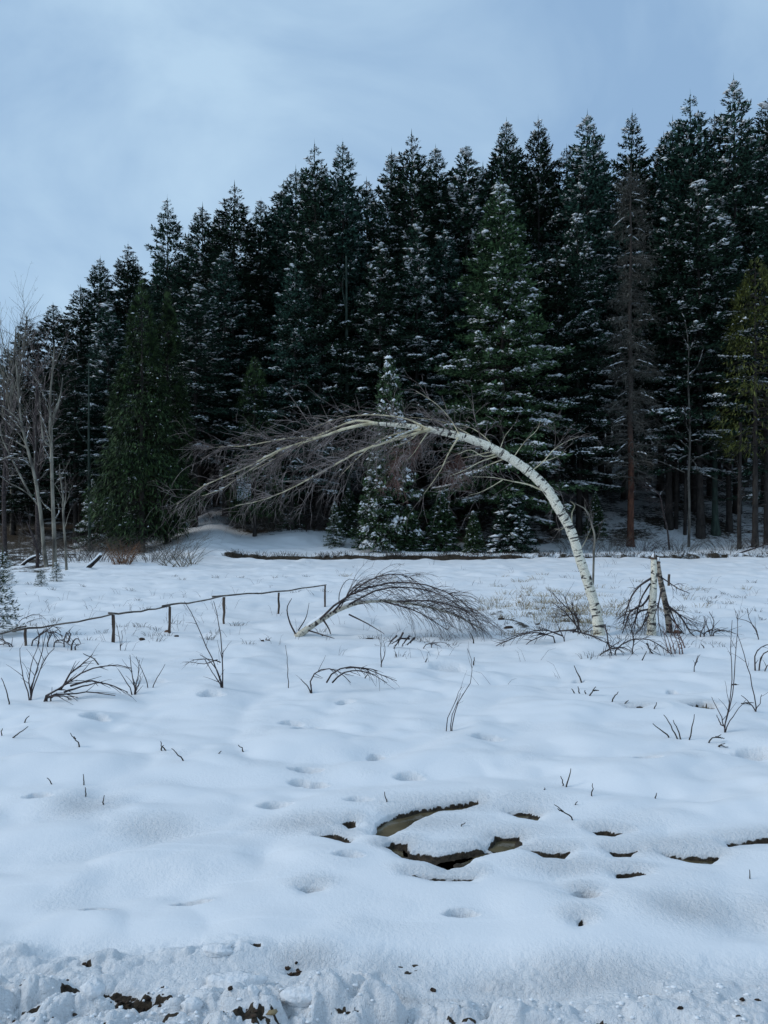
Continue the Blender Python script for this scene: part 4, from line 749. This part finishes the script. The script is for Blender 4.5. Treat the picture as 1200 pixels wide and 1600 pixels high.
s2, b2_ = stump('darker leaning broken birch stem with brown bark, right of the two', [(1047,994),(1043,960),(1036,925),(1030,895),(1028,880)], [5.2, 4.8, 4.4, 3.8, 3.2], M['birch2'], 14.85, 302)
hb1 = [([(1018,903),(1000,915),(988,930),(980,950),(974,975)], 1.9), ([(1016,912),(1002,935),(995,960),(990,990)], 1.5), ([(1015,930),(1005,945),(985,955),(978,975),(972,990)], 1.8), ([(1014,952),(1000,955),(990,975),(985,990)], 1.6), ([(1014,960),(1008,970),(1000,985)], 1.8), ([(1016,945),(1010,960),(1003,980)],1.3)]
hb2 = [([(1033,902),(1045,910),(1060,920),(1078,927)], 1.2), ([(1040,945),(1055,955),(1068,970),(1080,990),(1086,995)], 1.8), ([(1040,935),(1050,960),(1060,985),(1064,1010)], 1.5), ([(1035,920),(1028,945),(1020,970)], 1.3), ([(1044,960),(1060,980),(1075,1000)], 1.4), ([(1045,975),(1052,1000),(1056,1020)], 1.3), ([(1032,925),(1028,960),(1035,1000)], 1.1), ([(1044,950),(1070,965),(1090,975)], 1.0)]
for root, base, hb, sd in ((s1, b1_, hb1, 311), (s2, b2_, hb2, 312)):
    rng = np.random.default_rng(sd); HP, HR = resample([(pxl(p, 14.7, rng.uniform(-.5, .3)), np.linspace(r / FPX * 14.7, .4 * r / FPX * 14.7, len(p))) for p, r in hb], 9)
    for i in range(len(HP)): mb = MB(); tubes(mb, HP[i:i + 1], HR[i:i + 1], 5, rough=.1); part('hanging_branch', mb.mesh('hanging_branch', M['twig'], base), root)
    mb = MB(); a1, b1 = grow(HP, HR, 55, L=(.15, .5), ang=(25, 70), grav=.8, m=6, rs=.7, rmax=.008, rmin=.004); tubes(mb, a1, b1, 3); a2, b2 = grow(a1, b1, 110, L=(.1, .3), ang=(20, 60), grav=.5, m=4, rs=.7, rmin=.003); tubes(mb, a2, b2, 3); part('twigs', mb.mesh('twigs', M['twig'], base), root, kind='stuff')

# ------------------------------------------------------------------ fence
posts = [(40,1006,981,2.8),(177,998,961,3.2),(265,986,948,2.8),(350,971,933,2.6),(435,958,926,2.0),(508,945,915,1.9)]
pw = [(np.array([*gp(px, pb)]), (pb - pt) / FPX * gp(px, pb)[1], r / FPX * gp(px, pb)[1]) for px, pb, pt, r in posts]
f0 = pw[0][0]; fence = thing('pole_fence', 'low rustic wooden fence with one thin rail crossing the snow', 'fence', (f0[0], f0[1], 0)); rng = np.random.default_rng(400); tops = []; pw = [(a_, h_, r_ * .8) for a_, h_, r_ in pw]; fo = (f0[0], f0[1], 0)
for xy, h, r in pw:
    g = 0 * gz(*xy); mb = MB(); zz = np.linspace(-.3, h, 6); P = np.c_[xy[0] + rng.normal(0, .006, 6), xy[1] + rng.normal(0, .006, 6), zz]; tubes(mb, P, np.full(6, r) * rng.uniform(.85, 1.1, 6), 8, cap=True, rough=.1); part('post', mb.mesh('post', M['wood'], fo), fence); tops.append(np.array([xy[0], xy[1], h + .02]))
pre = at(-60, 1000, 12.9); post_ = tops[-1]
segs = [(pre, tops[0]), (at(25, 985, 13.5), tops[1]), (tops[1] + [-.05, 0, 0], tops[2]), (tops[2] + [-.1, 0, .015], tops[3]), (tops[3] + [-.15, 0, .0], tops[5])]
segs[3] = (segs[3][0], tops[3])
for a, b_ in segs:
    q = np.linspace(0, 1, 9)[:, None]; P = a * (1 - q) + b_ * q; P[:, 2] += -.03 * np.sin(np.linspace(0, 3.14, 9)) + rng.normal(0, .010, 9); P = np.vstack([P[0] - (P[1] - P[0]) * .3, P, P[-1] + (P[-1] - P[-2]) * .1])
    mb = MB(); tubes(mb, P, np.linspace(.020, .014, 11), 7, cap=True, rough=.15); part('rail', mb.mesh('rail', M['rail'], fo), fence)
ps = gp(1045, 915); mb = MB(); tubes(mb, np.array([[ps[0], ps[1], -.2], [ps[0], ps[1], .2], [ps[0] + .01, ps[1], .37]]), np.array([.045, .045, .04]), 8, cap=True, rough=.1)
solo('short_post', mb.mesh('short_post', M['wood'], (ps[0], ps[1], 0)), 'short dark lone post standing behind the broken birch stems', 'post', (ps[0], ps[1], 0))

# ------------------------------------------------------------------ small pines at the left edge
pn = conifer(71, 1.4, .1, .62, 60, 90, kl=(.07, .13), kw=.014, snow=.25, green='pine', bare_low=0, prof=.5, topup=.9, blob=.25, droop=.0)
def pine(px, base_py, tip_py, label, wid=1, rot=0, k=None):
    x, d = gp(px, base_py); h = (base_py - tip_py) / FPX * d; r = thing('young_pine', label, 'tree', (x, d, gz(x, d) - .02), 'young pines at the left', rot); s = h / 1.4; r.scale = (s * wid, s * wid, s)
    part('trunk', pn['trunk'], r); part('crown', pn['crown'], r); part('branch_snow', pn['snow'], r, kind='stuff')
pine(-8, 990, 893, 'young pine cut by the left edge near the fence rail', 1.05)
pine(4, 914, 868, 'yellowish young pine cut by the left edge beyond the fence', 1.1, 2)
pine(64, 916, 888, 'small snowy pine seedling in front of the leafless trees', 1, 1)
pine(88, 908, 880, 'pale green pine seedling right of the snowy one', 1, 3)

# ------------------------------------------------------------------ bare shoots, twigs and arched saplings standing in the snow
def wand(name, label, lines, basepx, cat='sapling', r=1.0, m_='twig', side=0, seed=1, group=None, depth=.25, sl=(.08, .3), sb=(0, 0, 0)):
    """lines: photo polylines, each starting low; all stand at the distance of basepx"""
    global rng
    rng = np.random.default_rng(seed); d = gp(*basepx)[1]; x = (basepx[0] - 600) / FPX * d; g = gz(x, d); off = np.array([0, 0, g])
    L_ = []
    for ln in lines:
        p = pxl(ln, d, rng.uniform(-depth, depth)) + off * .6
        if abs(ln[0][1] - basepx[1]) < 8: p = np.vstack([[p[0][0], p[0][1], g - .08], p])
        L_.append((p, np.linspace(r / FPX * d, .35 * r / FPX * d, len(p))))
    P, R = resample(L_, 9); P[:, 1:-1] += rng.normal(0, .004, P[:, 1:-1].shape) ; mb = MB(); base = np.array([x, d, g]); tubes(mb, P, R, 4)
    if side: a, b_ = grow(P, R, side, tr=(.2, 1), L=sl, ang=(15, 50), grav=.2, wig=.08, m=5, rs=.7, rmin=.0022, bias=sb); tubes(mb, a, b_, 3)
    return solo(name, mb.mesh(name, M[m_], base), label, cat, tuple(base), group)
wand('bare_shoot', 'upright many stemmed bare shoot by the first fence post', [[(48,1088),(46,1060),(50,1030),(62,1000)],[(48,1088),(55,1050),(68,1010),(72,985)],[(46,1088),(38,1060),(33,1035),(31,1010)],[(49,1088),(58,1055),(75,1020),(85,1010)],[(47,1088),(52,1060),(60,1040)]], (48,1089), side=16, r=1.3, seed=501, m_='twig')
wand('arched_sapling', 'bent over bare sapling with many side twigs lying left of the thin shoots', [[(68,1093),(100,1070),(130,1048),(155,1040),(180,1037),(205,1042)],[(72,1092),(110,1082),(145,1080),(180,1085)],[(95,1075),(110,1050),(130,1035),(145,1020)],[(110,1070),(140,1062),(170,1068),(200,1080)],[(80,1090),(100,1085),(115,1100)],[(70,1092),(85,1085),(98,1090)],[(100,1080),(130,1070),(160,1064)]], (72,1093), side=46, r=1.7, seed=502, sb=(.3, 0, 0))
wand('bare_shoot', 'small twiggy shoot at the right end of the bent sapling', [[(212,1082),(207,1060),(205,1035),(203,1022)],[(210,1082),(214,1060),(218,1030)],[(206,1080),(196,1062),(185,1045)],[(212,1080),(216,1070),(220,1055)]], (210,1083), side=12, r=1.2, seed=503)
wand('thin_twig', 'thin straight twig leaning left beside the bent sapling', [[(231,1077),(222,1050),(213,1028)]], (231,1078), r=1.0, seed=504, cat='twig')
wand('thin_twig', 'thin twig leaning right between the bent sapling and the tall shoots', [[(239,1077),(250,1055),(258,1040)]], (239,1078), r=1.0, seed=505, cat='twig')
wand('tall_shoots', 'tall thin crossing shoots standing in front of the fence', [[(346,1080),(338,1050),(320,1010),(300,965),(288,945)],[(348,1082),(347,1040),(345,1000),(339,965),(334,945)],[(347,1080),(340,1055),(325,1035),(312,1028)],[(346,1078),(335,1060),(320,1035)]], (347,1083), side=8, r=1.25, seed=506)
wand('arched_twig', 'low feathery twig curving left from the tall crossing shoots', [[(345,1040),(325,1035),(305,1036),(290,1044)],[(340,1036),(320,1042),(298,1040)]], (347,1083), side=12, r=.9, seed=507, cat='twig', sl=(.05, .15))
wand('thin_stalk', 'single straight thin stalk between the tall shoots and the bowed birch', [[(451,1077),(448,1040),(446,1010)]], (451,1078), r=.9, seed=508, cat='stalk')
wand('arched_sapling', 'thin dark hoops of a sapling arched over the snow below the bowed birch', [[(488,1085),(485,1065),(495,1050),(515,1046),(535,1055),(548,1068)],[(510,1068),(520,1052),(545,1043),(570,1046),(600,1057),(620,1065)],[(519,1068),(532,1055),(555,1049),(580,1054),(605,1068)],[(485,1084),(478,1070),(470,1062)],[(540,1045),(570,1045),(590,1050)]], (500,1084), side=40, r=1.35, seed=509, sl=(.1, .28), sb=(.1, 0, -.4))
wand('bare_shoot', 'small upright shoot in front of the bowed birch', [[(596,1040),(595,1015),(596,990)],[(596,1035),(602,1020),(600,1005)]], (596,1041), side=5, r=1.0, seed=510)
wand('thin_shoot', 'slender curving shoot alone in the smooth snow at the middle', [[(706,1136),(710,1110),(722,1085),(736,1060),(738,1040),(730,1010)],[(698,1130),(708,1100),(722,1070)],[(704,1130),(712,1100),(720,1080)]], (706,1137), side=7, r=.9, seed=511)
wand('arched_sapling', 'bare sapling splayed low over the snow left of the birch trunk', [[(868,1000),(845,990),(810,995),(780,1008),(765,1018)],[(880,995),(850,985),(820,990),(790,1000)],[(900,985),(870,988),(835,1000),(808,1018)],[(882,1005),(875,985),(870,975)],[(895,990),(905,975),(885,950),(870,935),(862,925)],[(905,992),(893,960),(880,930)],[(908,990),(900,965),(892,940)],[(905,985),(880,955),(860,940)]], (885,1003), side=90, r=1.2, seed=512, sl=(.12, .4))
wand('arched_sapling', 'bare sapling bent along the snow between the birch trunk and broken stems', [[(890,985),(915,990),(940,1000),(975,1020)],[(935,1028),(950,1015),(975,1012),(990,1020)],[(960,1020),(985,1000),(1010,998),(1040,1015),(1050,1022)],[(945,975),(950,1000),(958,1030)],[(988,1020),(990,1000),(985,975)],[(1010,1005),(1018,1020),(1022,1030)]], (960,1022), side=90, r=1.3, seed=513, sl=(.1, .35))
wand('grass_stalks', 'bundle of brown hanging twigs at the foot of the darker broken stem', [[(1055,1020),(1050,1000),(1045,980)],[(1062,1018),(1058,1000),(1050,985)],[(1066,1014),(1060,995),(1055,975)],[(1070,1010),(1062,990),(1054,970)],[(1050,1022),(1046,1005),(1040,985)],[(1044,1020),(1040,1000),(1036,980)]], (1058,1019), side=40, r=1.1, seed=514, m_='redtwig', cat='twigs')
wand('tall_shoots', 'tall thin shoots forking above the snow at the right', [[(1132,1145),(1135,1120),(1142,1090),(1143,1050),(1142,1000),(1144,970)],[(1132,1143),(1138,1115),(1148,1060),(1150,1010),(1152,960)],[(1133,1143),(1150,1115),(1165,1095)],[(1132,1140),(1122,1110),(1112,1090)],[(1130,1135),(1122,1125),(1120,1118)]], (1132,1146), side=9, r=1.2, seed=515, sl=(.1, .3))
wand('tall_shoots', 'leaning tall shoot just right of the forked shoots', [[(1181,1110),(1175,1070),(1165,1030),(1152,990)],[(1180,1108),(1168,1095),(1158,1086)],[(1180,1111),(1187,1100),(1190,1085)]], (1181,1111), side=3, r=1.2, seed=516)
wand('arched_sapling', 'dark hoops of a bent sapling at the right edge of the picture', [[(1180,1040),(1180,1020),(1190,1008),(1215,1002)],[(1186,1042),(1190,1022),(1205,1012),(1230,1010)],[(1196,1068),(1195,1045),(1205,1030)]], (1184,1043), side=14, r=1.5, seed=517)
wand('bare_shoot', 'slender bent twig with a snowy tangle right of the broken stems', [[(1185,998),(1178,980),(1170,965),(1168,950)],[(1185,996),(1175,975),(1150,965)]], (1186,999), side=4, r=1.0, seed=518)
wand('bare_shoot', 'forked little shoot below and right of the broken stems', [[(1085,1046),(1086,1035),(1091,1022)],[(1086,1038),(1090,1028),(1094,1021)]], (1085,1047), r=1.0, seed=519, side=4, sl=(.03, .08))
wand('grass_tussock', 'dark tangled stems right of the broken birch stems', [[(1095,990),(1102,975),(1105,965)],[(1110,992),(1104,975),(1100,962)],[(1100,990),(1120,982),(1128,985)],[(1112,990),(1115,970),(1108,955)],[(1100,992),(1090,985),(1080,985)],[(1115,988),(1135,985),(1150,990)]], (1108,993), side=30, r=1.2, seed=520, cat='plant')
wand('tangled_twigs', 'tangled dark twigs around the first fence post', [[(50,1000),(70,985),(85,975),(95,985)],[(60,1002),(65,985),(80,985),(92,1000)],[(75,1000),(85,985),(98,992)],[(100,1004),(105,985),(110,1000)],[(20,1008),(8,1000),(-10,990)],[(15,1005),(0,1004),(-20,1010)],[(85,1002),(100,998),(112,1008)]], (70,1006), side=60, r=1.3, seed=521, cat='twigs', sl=(.08, .3))
wand('bent_twig', 'small dark bent twigs right of the first fence post tangle', [[(112,1008),(115,998),(122,994),(126,1002)],[(105,1000),(110,990),(108,982)],[(118,1008),(124,1004)]], (115,1010), side=6, r=1.6, seed=522, cat='twigs', sl=(.04, .1))
wand('arched_sapling', 'faint arched stems behind the left end of the fence', [[(30,975),(45,965),(60,962),(72,970)],[(40,978),(55,970),(68,968)]], (45,978), side=14, r=.7, seed=523, sl=(.08, .25))
wand('thin_twig', 'thin stalk rising beside the second fence post', [[(188,1010),(186,990),(182,975)],[(188,1010),(191,995),(190,982)]], (188,1011), r=.8, seed=524, cat='twig', side=3)
wand('arched_twig', 'low curved twig in the snow right of the bowed birch', [[(662,1008),(680,1001),(695,1002),(707,1010)],[(675,1003),(685,1006),(690,1010)]], (662,1009), side=6, r=.8, seed=525, cat='twig', sl=(.04, .1))
wand('snow_bent_tangle', 'dark drooping leafy tangle hanging from the bowed birch front', [[(640,1000),(625,1000),(612,1008)],[(630,990),(622,1005),(615,1015)],[(640,995),(632,1005),(628,1012)],[(620,995),(612,1003),(608,1008)],[(648,998),(640,1006),(636,1010)]], (625,1014), side=24, r=1.6, seed=526, cat='twigs', sl=(.04, .12))
# short single twigs: (points, label)
ST = [([(740,1390+0)],'')][:0] + [
 ([(20,1156),(32,1146),(44,1137)],'dark curved twig lying tilted in the snow at the left edge, largest there'),([(38,1125),(46,1116)],'tiny twig just above the tilted curved twig at left'),([(2,1146),(4,1136)],'twig stub at the extreme left edge'),
 ([(124,1162),(117,1152),(110,1142)],'thick dark twig with a forked foot left of the middle snow'),([(259,1169),(253,1164),(251,1156)],'tiny forked twig above the oblique one in the snow'),([(287,1190),(276,1178),(268,1170)],'oblique thin twig pointing up left in open snow'),
 ([(340,1184),(346,1177)],'very small twig midway in the open left snow'),([(380,1170),(372,1161)],'small dark twig pointing left above the centre left snow'),([(80,1220),(73,1212)],'short slanted twig, left of the upright pair'),([(132,1221),(130,1206)],'upright twig above the stub in the left foreground'),
 ([(134,1238),(133,1226)],'stub twig directly below the upright twig'),([(161,1248),(163,1237)],'small stub twig right of the upright pair'),([(604,1254),(601,1238)],'small twig beside the upper rim of the stream hole'),
 ([(885,1225),(890,1210),(892,1198)],'thin upright twig, right one of the close pair'),([(880,1224),(876,1210)],'crooked short twig, left one of the close pair'),([(925,1251),(924,1240),(926,1228)],'single upright twig right of the close pair'),([(1025,1243),(1026,1236)],'tiny dark stub in smooth snow at right'),
 ([(896,1281),(880,1268),(866,1257)],'forked dark twig lying in the snow right of the stream hole'),([(1173,1372),(1171,1358)],'short upright twig low at the right edge'),([(1045,1152),(1032,1140),(1020,1130)],'leftmost of the fan of dark sticks in the right snow'),
 ([(1058,1153),(1048,1135),(1037,1116)],'long leaning stick, second of the fan at right'),([(1063,1153),(1058,1138),(1052,1124)],'shorter leaning stick beside the long one'),([(1077,1154),(1082,1135),(1085,1115)],'stick of the fan leaning to the right'),
 ([(1107,1158),(1118,1150),(1127,1146)],'dark twig lying in front of the forked shoots'),([(1124,1162),(1133,1158)],'short dark twig lowest before the forked shoots'),([(1022,1112),(1026,1100)],'small twig left of the dark slit of water'),([(908,1055),(902,1042),(897,1031)],'slender twig above the row of tiny twigs'),
 ([(921,1087),(926,1079),(931,1073)],'small forked twig right of the tiny twig row'),([(956,1097),(962,1086),(966,1081)],'small twig near the short dark slit'),([(977,1099),(982,1094)],'tiny twig touching the short dark slit'),([(897,1080),(893,1074)],'leftmost of the tiny twig row'),([(906,1080),(903,1070)],'second of the tiny twig row'),
 ([(915,1084),(914,1078)],'third of the tiny twig row'),([(740,1038),(741,1026)],'tiny upright twig left of the middle shoot'),([(665,1037),(667,1029)],'dark stub beside the low curved twig'),([(1100,1010),(1096,1003)],'dark stub right of the broken stems'),([(570,1062),(575,1055)],'tiny twig by the arched hoops'),
 ([(720,1290),(727,1285)],'tiny dark twig on the snow island in the stream'),([(898,1260),(903,1254)],'tiny twig above the forked lying twig'),([(850,1240),(851,1234)],'tiny grass tip above the stream'),([(155,1040),(145,1030),(130,1022)],'short thick twig above the bent sapling'),([(1160,1100),(1178,1098)],'thin twig lying right of the forked shoots'),
 ([(14,1102),(10,1080),(2,1060)],'thin twig at the left edge below the fence'),([(740,1000),(735,985)],'twig behind the bowed birch tips'),([(1004,1033),(1010,1018)],'small twig in front of the broken stems'),([(1145,1068),(1160,1070)],'low twig behind the tall forked shoots')]
for i, (pts, lab) in enumerate(ST):
    fork = [[pts[1] if len(pts) > 2 else pts[0], (pts[-1][0] + 5, pts[-1][1] + 6)]] if 'fork' in lab else []
    wand('snow_twig', lab, [pts] + fork, (pts[0][0], pts[0][1]), 'twig', 1.5, 'darkstem', 0, 600 + i, 'short twigs poking out of the snow', .04)

# ------------------------------------------------------------------ dry grass tufts, clods and crumbs
def tufts(name, label, spots, m_, h=(.06, .2), blades=26, spread=.12, seed=1, r=.0035):
    global rng
    rng = np.random.default_rng(seed); C = np.repeat(np.array(spots), blades, 0); n = len(C); az = rng.uniform(0, 6.28, n); rad = rng.uniform(0, spread, n)
    x = C[:, 0] + np.cos(az) * rad * 1.6; y = C[:, 1] + np.sin(az) * rad; g = ground(x, y)[0]; l = rng.uniform(h[0], h[1], n); sc = np.sqrt(y / 14).clip(.5, 1.5)
    d = np.stack([np.cos(az) * .5 + rng.normal(0, .2, n), np.sin(az) * .5, np.ones(n)], -1); p0 = np.stack([x, y, g - .02], -1); p1 = p0 + d * (l * .55)[:, None]; p2 = p1 + (d * [1, 1, .25]) * (l * .5)[:, None]
    mb = MB(); tubes(mb, np.stack([p0, p1, p2], 1), (r * sc)[:, None] * np.array([1, .8, .4])[None], 3); return solo(name, mb.mesh(name, m_), label, 'grass', kind='stuff')
rng = np.random.default_rng(700)
def scatter(n, cx, cy, sx_, sy_): return [tuple(gp(np.clip(rng.normal(cx, sx_), -50, 1250), max(882, rng.normal(cy, sy_)))) for _ in range(n)]
tufts('dry_grass', 'pale dry grass tufts sticking through the snow behind the birches', scatter(95, 860, 945, 60, 14) + scatter(9, 1080, 935, 50, 14) + scatter(40, 900, 972, 60, 10) + scatter(8, 650, 905, 120, 8), M['straw'], (.06, .24), 18, .16, 701)
tufts('dark_grass', 'dark dead grass and weeds scattered over the far snow', scatter(46, 865, 968, 60, 12) + scatter(30, 1110, 950, 60, 22) + scatter(22, 250, 985, 110, 14) + scatter(14, 620, 1000, 60, 8) + scatter(30, 500, 915, 350, 18) + scatter(12, 980, 1010, 60, 8), M['darkstem'], (.05, .18), 12, .10, 702)
tufts('thin_weeds', 'thin single weed stalks dotted over the meadow snow', scatter(60, 300, 950, 220, 25) + scatter(60, 900, 925, 220, 25) + scatter(30, 600, 1000, 350, 25), M['twig'], (.12, .4), 3, .15, 703, .0028)
tufts('bank_grass', 'dark grass and roots hanging on the cut bank of the ditch', [(x_, float(edge_y(np.array([x_]))[0]) + .02 + rng.normal(0, .12)) for x_ in rng.uniform(-8.3, 22, 260)], M['darkstem'], (.1, .34), 16, .25, 704, .006)
def clumps(name, label, pts, m_, size, seed, kind='stuff', cat='soil', flat=.6):
    global rng
    rng = np.random.default_rng(seed); P = np.array(pts); n = len(P); g = ground(P[:, 0], P[:, 1])[0]; mb = MB(); u_ = np.linspace(0, np.pi, 6)[1:-1]; k = 7; an = np.arange(k) / k * 6.283
    D = np.concatenate([[[0, 0, 1.]], np.stack([np.outer(np.sin(u_), np.cos(an)), np.outer(np.sin(u_), np.sin(an)), np.outer(np.cos(u_), np.ones(k))], -1).reshape(-1, 3), [[0, 0, -1.]]])
    f3 = [[0, 1 + i, 1 + (i + 1) % k] for i in range(k)] + [[29, 22 + (i + 1) % k, 22 + i] for i in range(k)]; f4 = [[1 + r_ * k + i, 1 + (r_ + 1) * k + i, 1 + (r_ + 1) * k + (i + 1) % k, 1 + r_ * k + (i + 1) % k] for r_ in range(3) for i in range(k)]
    for i in range(n):
        s = rng.uniform(*size); V_ = D * s * np.array([rng.uniform(.8, 1.5), rng.uniform(.7, 1.1), flat]) * rng.uniform(.72, 1.2, (30, 1)); V_ = V_ + .25 * s * perlin(V_[:, :1] / s * 1.3 + i, V_[:, 1:2] / s * 1.3, 5); mb.add(V_ + [P[i, 0], P[i, 1], g[i] + s * flat * .35], f3=f3, f4=f4)
    return solo(name, mb.mesh(name, m_, smooth=True), label, cat, kind=kind)
rng = np.random.default_rng(710)
crumb = [tuple(gp(rng.uniform(-40, 1240), rng.uniform(1515, 1640))) for _ in range(420)]
clumps('snow_crumbs', 'small crumbled snow lumps along the ploughed roadside', crumb, M['snow'], (.003, .013), 711, cat='snow')
soil = []
for px, py, n, sx_, sy_ in ((205,1540,70,32,10),(110,1541,12,8,6),(150,1545,14,14,5),(460,1490,16,9,6),(527,1592,10,8,5),(395,1505,4,6,4),(620,1527,8,14,5),(135,1493,5,6,3),(840,1592,14,30,5),(380,1592,18,30,6)):
    soil += [tuple(gp(rng.normal(px, sx_), min(rng.normal(py, sy_), 1640))) for _ in range(n)]
soil = soil[::2] + [tuple(gp(rng.uniform(-20, 1220), rng.uniform(1500, 1630))) for _ in range(24)]
clumps('soil_clods', 'dark wet soil and leaf clods between the ploughed snow lumps', soil, M['soil'], (.004, .014), 712)
# larger snow blocks
def block(label, px, py, w, h, dp, seed):
    global rng
    rng = np.random.default_rng(seed); x, d = gp(px, py); g = gz(x, d); nu, nv_ = 28, 18; U = np.linspace(0, 2 * np.pi, nu, endpoint=False); Vv = np.linspace(.02, np.pi - .02, nv_)
    D = np.stack([np.outer(np.sin(Vv), np.cos(U)), np.outer(np.sin(Vv), np.sin(U)), np.outer(np.cos(Vv), np.ones(nu))], -1)
    r = (np.abs(D) ** 2.2).sum(-1, keepdims=True) ** (-1 / 2.2); q = D * r; nz = fbm(q[..., 0] * 1.3 + seed, q[..., 1] * 1.3 + q[..., 2] * 1.7, 3, seed); n2_ = fbm(q[..., 0] * 3 + seed, q[..., 1] * 3 - q[..., 2] * 2, 2, seed + 5); q = q * (1 + .28 * nz[..., None] + .10 * n2_[..., None]); q = q * [w, dp, h]
    mb = MB(); ii = np.arange(nu * nv_).reshape(nv_, nu); j = np.roll(ii, -1, 1); mb.add(q, f4=np.stack([ii[:-1], ii[1:], j[1:], j[:-1]], -1))
    return solo('snow_block', mb.mesh('snow_block', M['block']), label, 'snow block', (x, d, g - h * .1), 'snow blocks pushed up by the plough')
for i, a in enumerate([('long rounded snow block at the left middle of the roadside, biggest one', 365, 1535, .17, .075, .08), ('tall snow lump left of the dark soil patch gap', 145, 1572, .055, .05, .05), ('rounded snow lump just below the dark soil patch', 160, 1558, .06, .045, .05), ('small pointed snow lump right of the long block', 395, 1568, .03, .045, .03), ('snow lump under the long block', 300, 1572, .05, .04, .04), ('snow lump on the ridge near the bottom centre', 470, 1560, .10, .04, .05), ('small snow lump by the bottom centre soil clod', 590, 1590, .05, .03, .04), ('snow lump on the upper berm at left centre', 340, 1478, .09, .03, .05)]): block(*a, 720 + i)
# single dark things lying on the snow
def leafclump(label, px, py, s, m_='leaf', seed=1, name='dead_leaf'):
    p = gp(px, py); o = clumps(name, label, [tuple(p)], M[m_], (s, s * 1.01), seed, kind=None, cat='leaf', flat=.5); return o
leafclump('brown curled leaf lying on the snow at the lower left', 135, 1493, .018, 'leaf', 741); leafclump('dark small leaf clump in a hole low at the right', 1013, 1530, .022, 'leaf', 742); leafclump('round dark pebble like clump in smooth snow', 908, 1437, .012, 'soil', 743, 'dark_clump')
leafclump('brown leaf at the bottom edge of the roadside snow', 425, 1586, .02, 'straw', 744)
for i, (px, py, s, lab) in enumerate([(222,1000,.07,'dark low juniper like clump beyond the second fence post'),(276,998,.05,'dark weed clump near the third fence post'),(418,1003,.045,'small dark clump left of the bowed birch'),(410,1008,.04,'small dark clod in the snow before the fence'),(578,998,.07,'dark clump under the bowed birch'),(795,980,.08,'dark clump left of the arched birch foot, lower one'),(783,972,.07,'dark clump left of the arched birch foot, upper one'),(262,985,.06,'brown clump at the foot of the third fence post'),(1058,984,.09,'rusty brown clump right of the broken stems'),(1053,1105-30,.03,'small dark clump in the snow at right')]):
    leafclump(lab, px, py, s, 'soil' if i not in (7, 8) else 'leaf', 750 + i, 'weed_clump')
print('tris', sum(len(m.polygons) for m in bpy.data.meshes))
